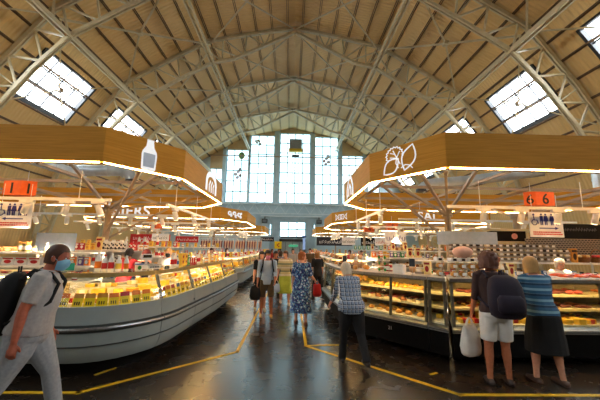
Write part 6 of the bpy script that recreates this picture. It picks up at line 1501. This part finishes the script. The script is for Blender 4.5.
# vendors
person('vendor in a red shirt seen from behind among the milk cartons', -3.84, 7.26, 10, 1.66, 'tan', 6, 1.05, arms=((16, 8, 30, 0),)*2, head=(0, 10), hair=('short', '#24160f'), top=('shirt', f_red, .3), bottom=('trousers', f_blk), vox=.011)
person('red haired vendor in a dark sleeveless top turned to the side', -3.36, 6.95, 112, 1.66, 'fair', 12, 1.15, arms=((22, 8, 50, 0), (16, 8, 56, 0)), head=(0, 14), hair=('short', '#7a1f1c'), top=('vest', f_navy, .0), bottom=('trousers', f_blk), vox=.011, female=True)
c = person('vendor with blond hair and a dark mask facing the camera over the corner counter', -3.24, 8.25, 178, 1.68, 'fair', 4, 1.05, arms=((20, 8, 40, 0),)*2, head=(0, 8), hair=('short', '#c7a468'), top=('shirt', f_white, .4), bottom=('trousers', f_blk), vox=.011)
mask(c, f_blk)
person('elderly vendor with white hair looking over the red meat trays', 5.62, 6.3, 184, 1.60, 'fair', 5, 1.1, arms=((20, 8, 40, 0),)*2, head=(0, 6), hair=('short', '#cfc4b4'), top=('shirt', f_white, .4), bottom=('trousers', f_blk), vox=.0105)
person('vendor with red brown hair handing goods over to the curly haired person', 4.27, 6.5, 176, 1.66, 'red', 16, 1.1, arms=((34, 8, 44, 0), (30, 8, 50, 0)), head=(8, 12), hair=('bob', '#7c3d22'), top=('shirt', f_white, .45), bottom=('trousers', f_blk), vox=.0105, female=True)
# shoppers further down the aisle
far = [('person in black with long dark hair behind the light blue shirt person', -.52, 10.6, 170, 1.62, 'bob', '#1d1512', f_blk, ('trousers', f_blk)),
       ('person in a blue and white dress walking down the aisle behind the dark clothed one', -.42, 12.6, 10, 1.60, 'bob', '#3a261a', f_sblue, ('skirt', f_navy, .4)),
       ('person in a black top beside the rounded counter, past the floral dress person', .98, 10.9, -30, 1.62, 'bob', '#a4713f', f_blk, ('trousers', f_blk)),
       ('person in a grey top far down the aisle before the entrance', .12, 15.5, 180, 1.70, 'short', '#2a1c14', f_grey, ('trousers', f_navy)),
       ('person in a white top far down the aisle near the yellow sign', -.7, 18.0, 175, 1.66, 'short', '#3b2618', f_white, ('trousers', f_blk)),
       ('person in a red top far down the aisle by the counter under the sausages', -1.3, 20.5, 120, 1.64, 'bob', '#2b1b12', f_red, ('skirt', f_blk, .4)),
       ('person in olive clothes far down the aisle by the rounded counter', 1.1, 17.0, 200, 1.72, 'short', '#1f1510', f_olive, ('shorts', f_olive, .9)),
       ('person in a light blue top far down the aisle before the dark lettered board', .7, 21.5, 170, 1.66, 'short', '#51351f', f_lblue, ('trousers', f_trs))]
for lb, x, y, fc, H, hs, hcol, tm, bt in far:
    person(lb, x, y, fc, H, 'fair' if x > 0 else 'tan', 3, 1.0, ((12, 3, 8), (-10, 3, 10)), ((6, 7, 16, 0), (-2, 8, 18, 0)), (0, 4), (hs, hcol), ('loose', tm, .45), bt, '#2a2320', .014)
for lb, x, y, fc, tm in (('vendor in white behind the distant counter under the sausages', -3.8, 14.7, 165, f_white), ('vendor in black behind the distant counter under the sausages', -3.7, 17.4, 120, f_blk), ('vendor in white behind the distant rounded counter', 3.4, 14.6, 190, f_white), ('vendor in red behind the distant rounded counter', 3.5, 17.6, 240, f_red)):
    person(lb, x, y, fc, 1.66, 'fair', 6, 1.0, arms=((30, 8, 40, 0),)*2, head=(0, 8), hair=('bob', '#4a2c1a'), top=('shirt', tm, .4), bottom=('trousers', f_blk), vox=.014)
# ------------------------------------------------------------------ camera, sky, exposure
cam = bpy.data.cameras.new('camera'); co = bpy.data.objects.new('camera', cam); COL.objects.link(co)
cam.sensor_width = 36; cam.lens = 18; cam.clip_end = 300
tilt = math.atan(48/300); yaw = math.atan(8.5/300*cos(tilt)); roll = radians(.9)
fw_ = Vector((sin(yaw)*cos(tilt), cos(yaw)*cos(tilt), sin(tilt))); rt = Vector((cos(yaw), -sin(yaw), 0)); up_ = rt.cross(fw_)
R_ = rt*cos(roll)+up_*sin(roll); U_ = up_*cos(roll)-rt*sin(roll)
Mx = Matrix((R_, U_, -fw_)).transposed().to_4x4(); Mx.translation = (0, 0, 1.75); co.matrix_world = Mx
SC.camera = co
w = bpy.data.worlds.new('overcast_sky'); SC.world = w; w.use_nodes = True; nt = w.node_tree; bg = nt.nodes['Background']
tc = nt.nodes.new('ShaderNodeTexCoord'); nz = nt.nodes.new('ShaderNodeTexNoise'); nz.inputs['Scale'].default_value = 2.5
nt.links.new(tc.outputs['Generated'], nz.inputs[0]); rp = nt.nodes.new('ShaderNodeValToRGB')
rp.color_ramp.elements[0].color = (.86, .95, 1, 1); rp.color_ramp.elements[1].color = (.94, .985, 1, 1)
nt.links.new(nz.outputs['Fac'], rp.inputs[0]); nt.links.new(rp.outputs[0], bg.inputs[0]); bg.inputs[1].default_value = SKYLIGHT
w.cycles.sampling_method = 'MANUAL'; w.cycles.sample_map_resolution = 256
SC.view_settings.view_transform = 'Standard'; SC.view_settings.look = 'None'; SC.view_settings.exposure = EXPOSURE; SC.view_settings.gamma = 1
SC.view_settings.use_curve_mapping = False
SC.cycles.use_denoising = True; SC.cycles.max_bounces = 8; SC.cycles.transparent_max_bounces = 24
SC.cycles.sample_clamp_indirect = 6
try: SC.cycles.denoiser = 'OPENIMAGEDENOISE'; SC.cycles.use_light_tree = True
except Exception: pass
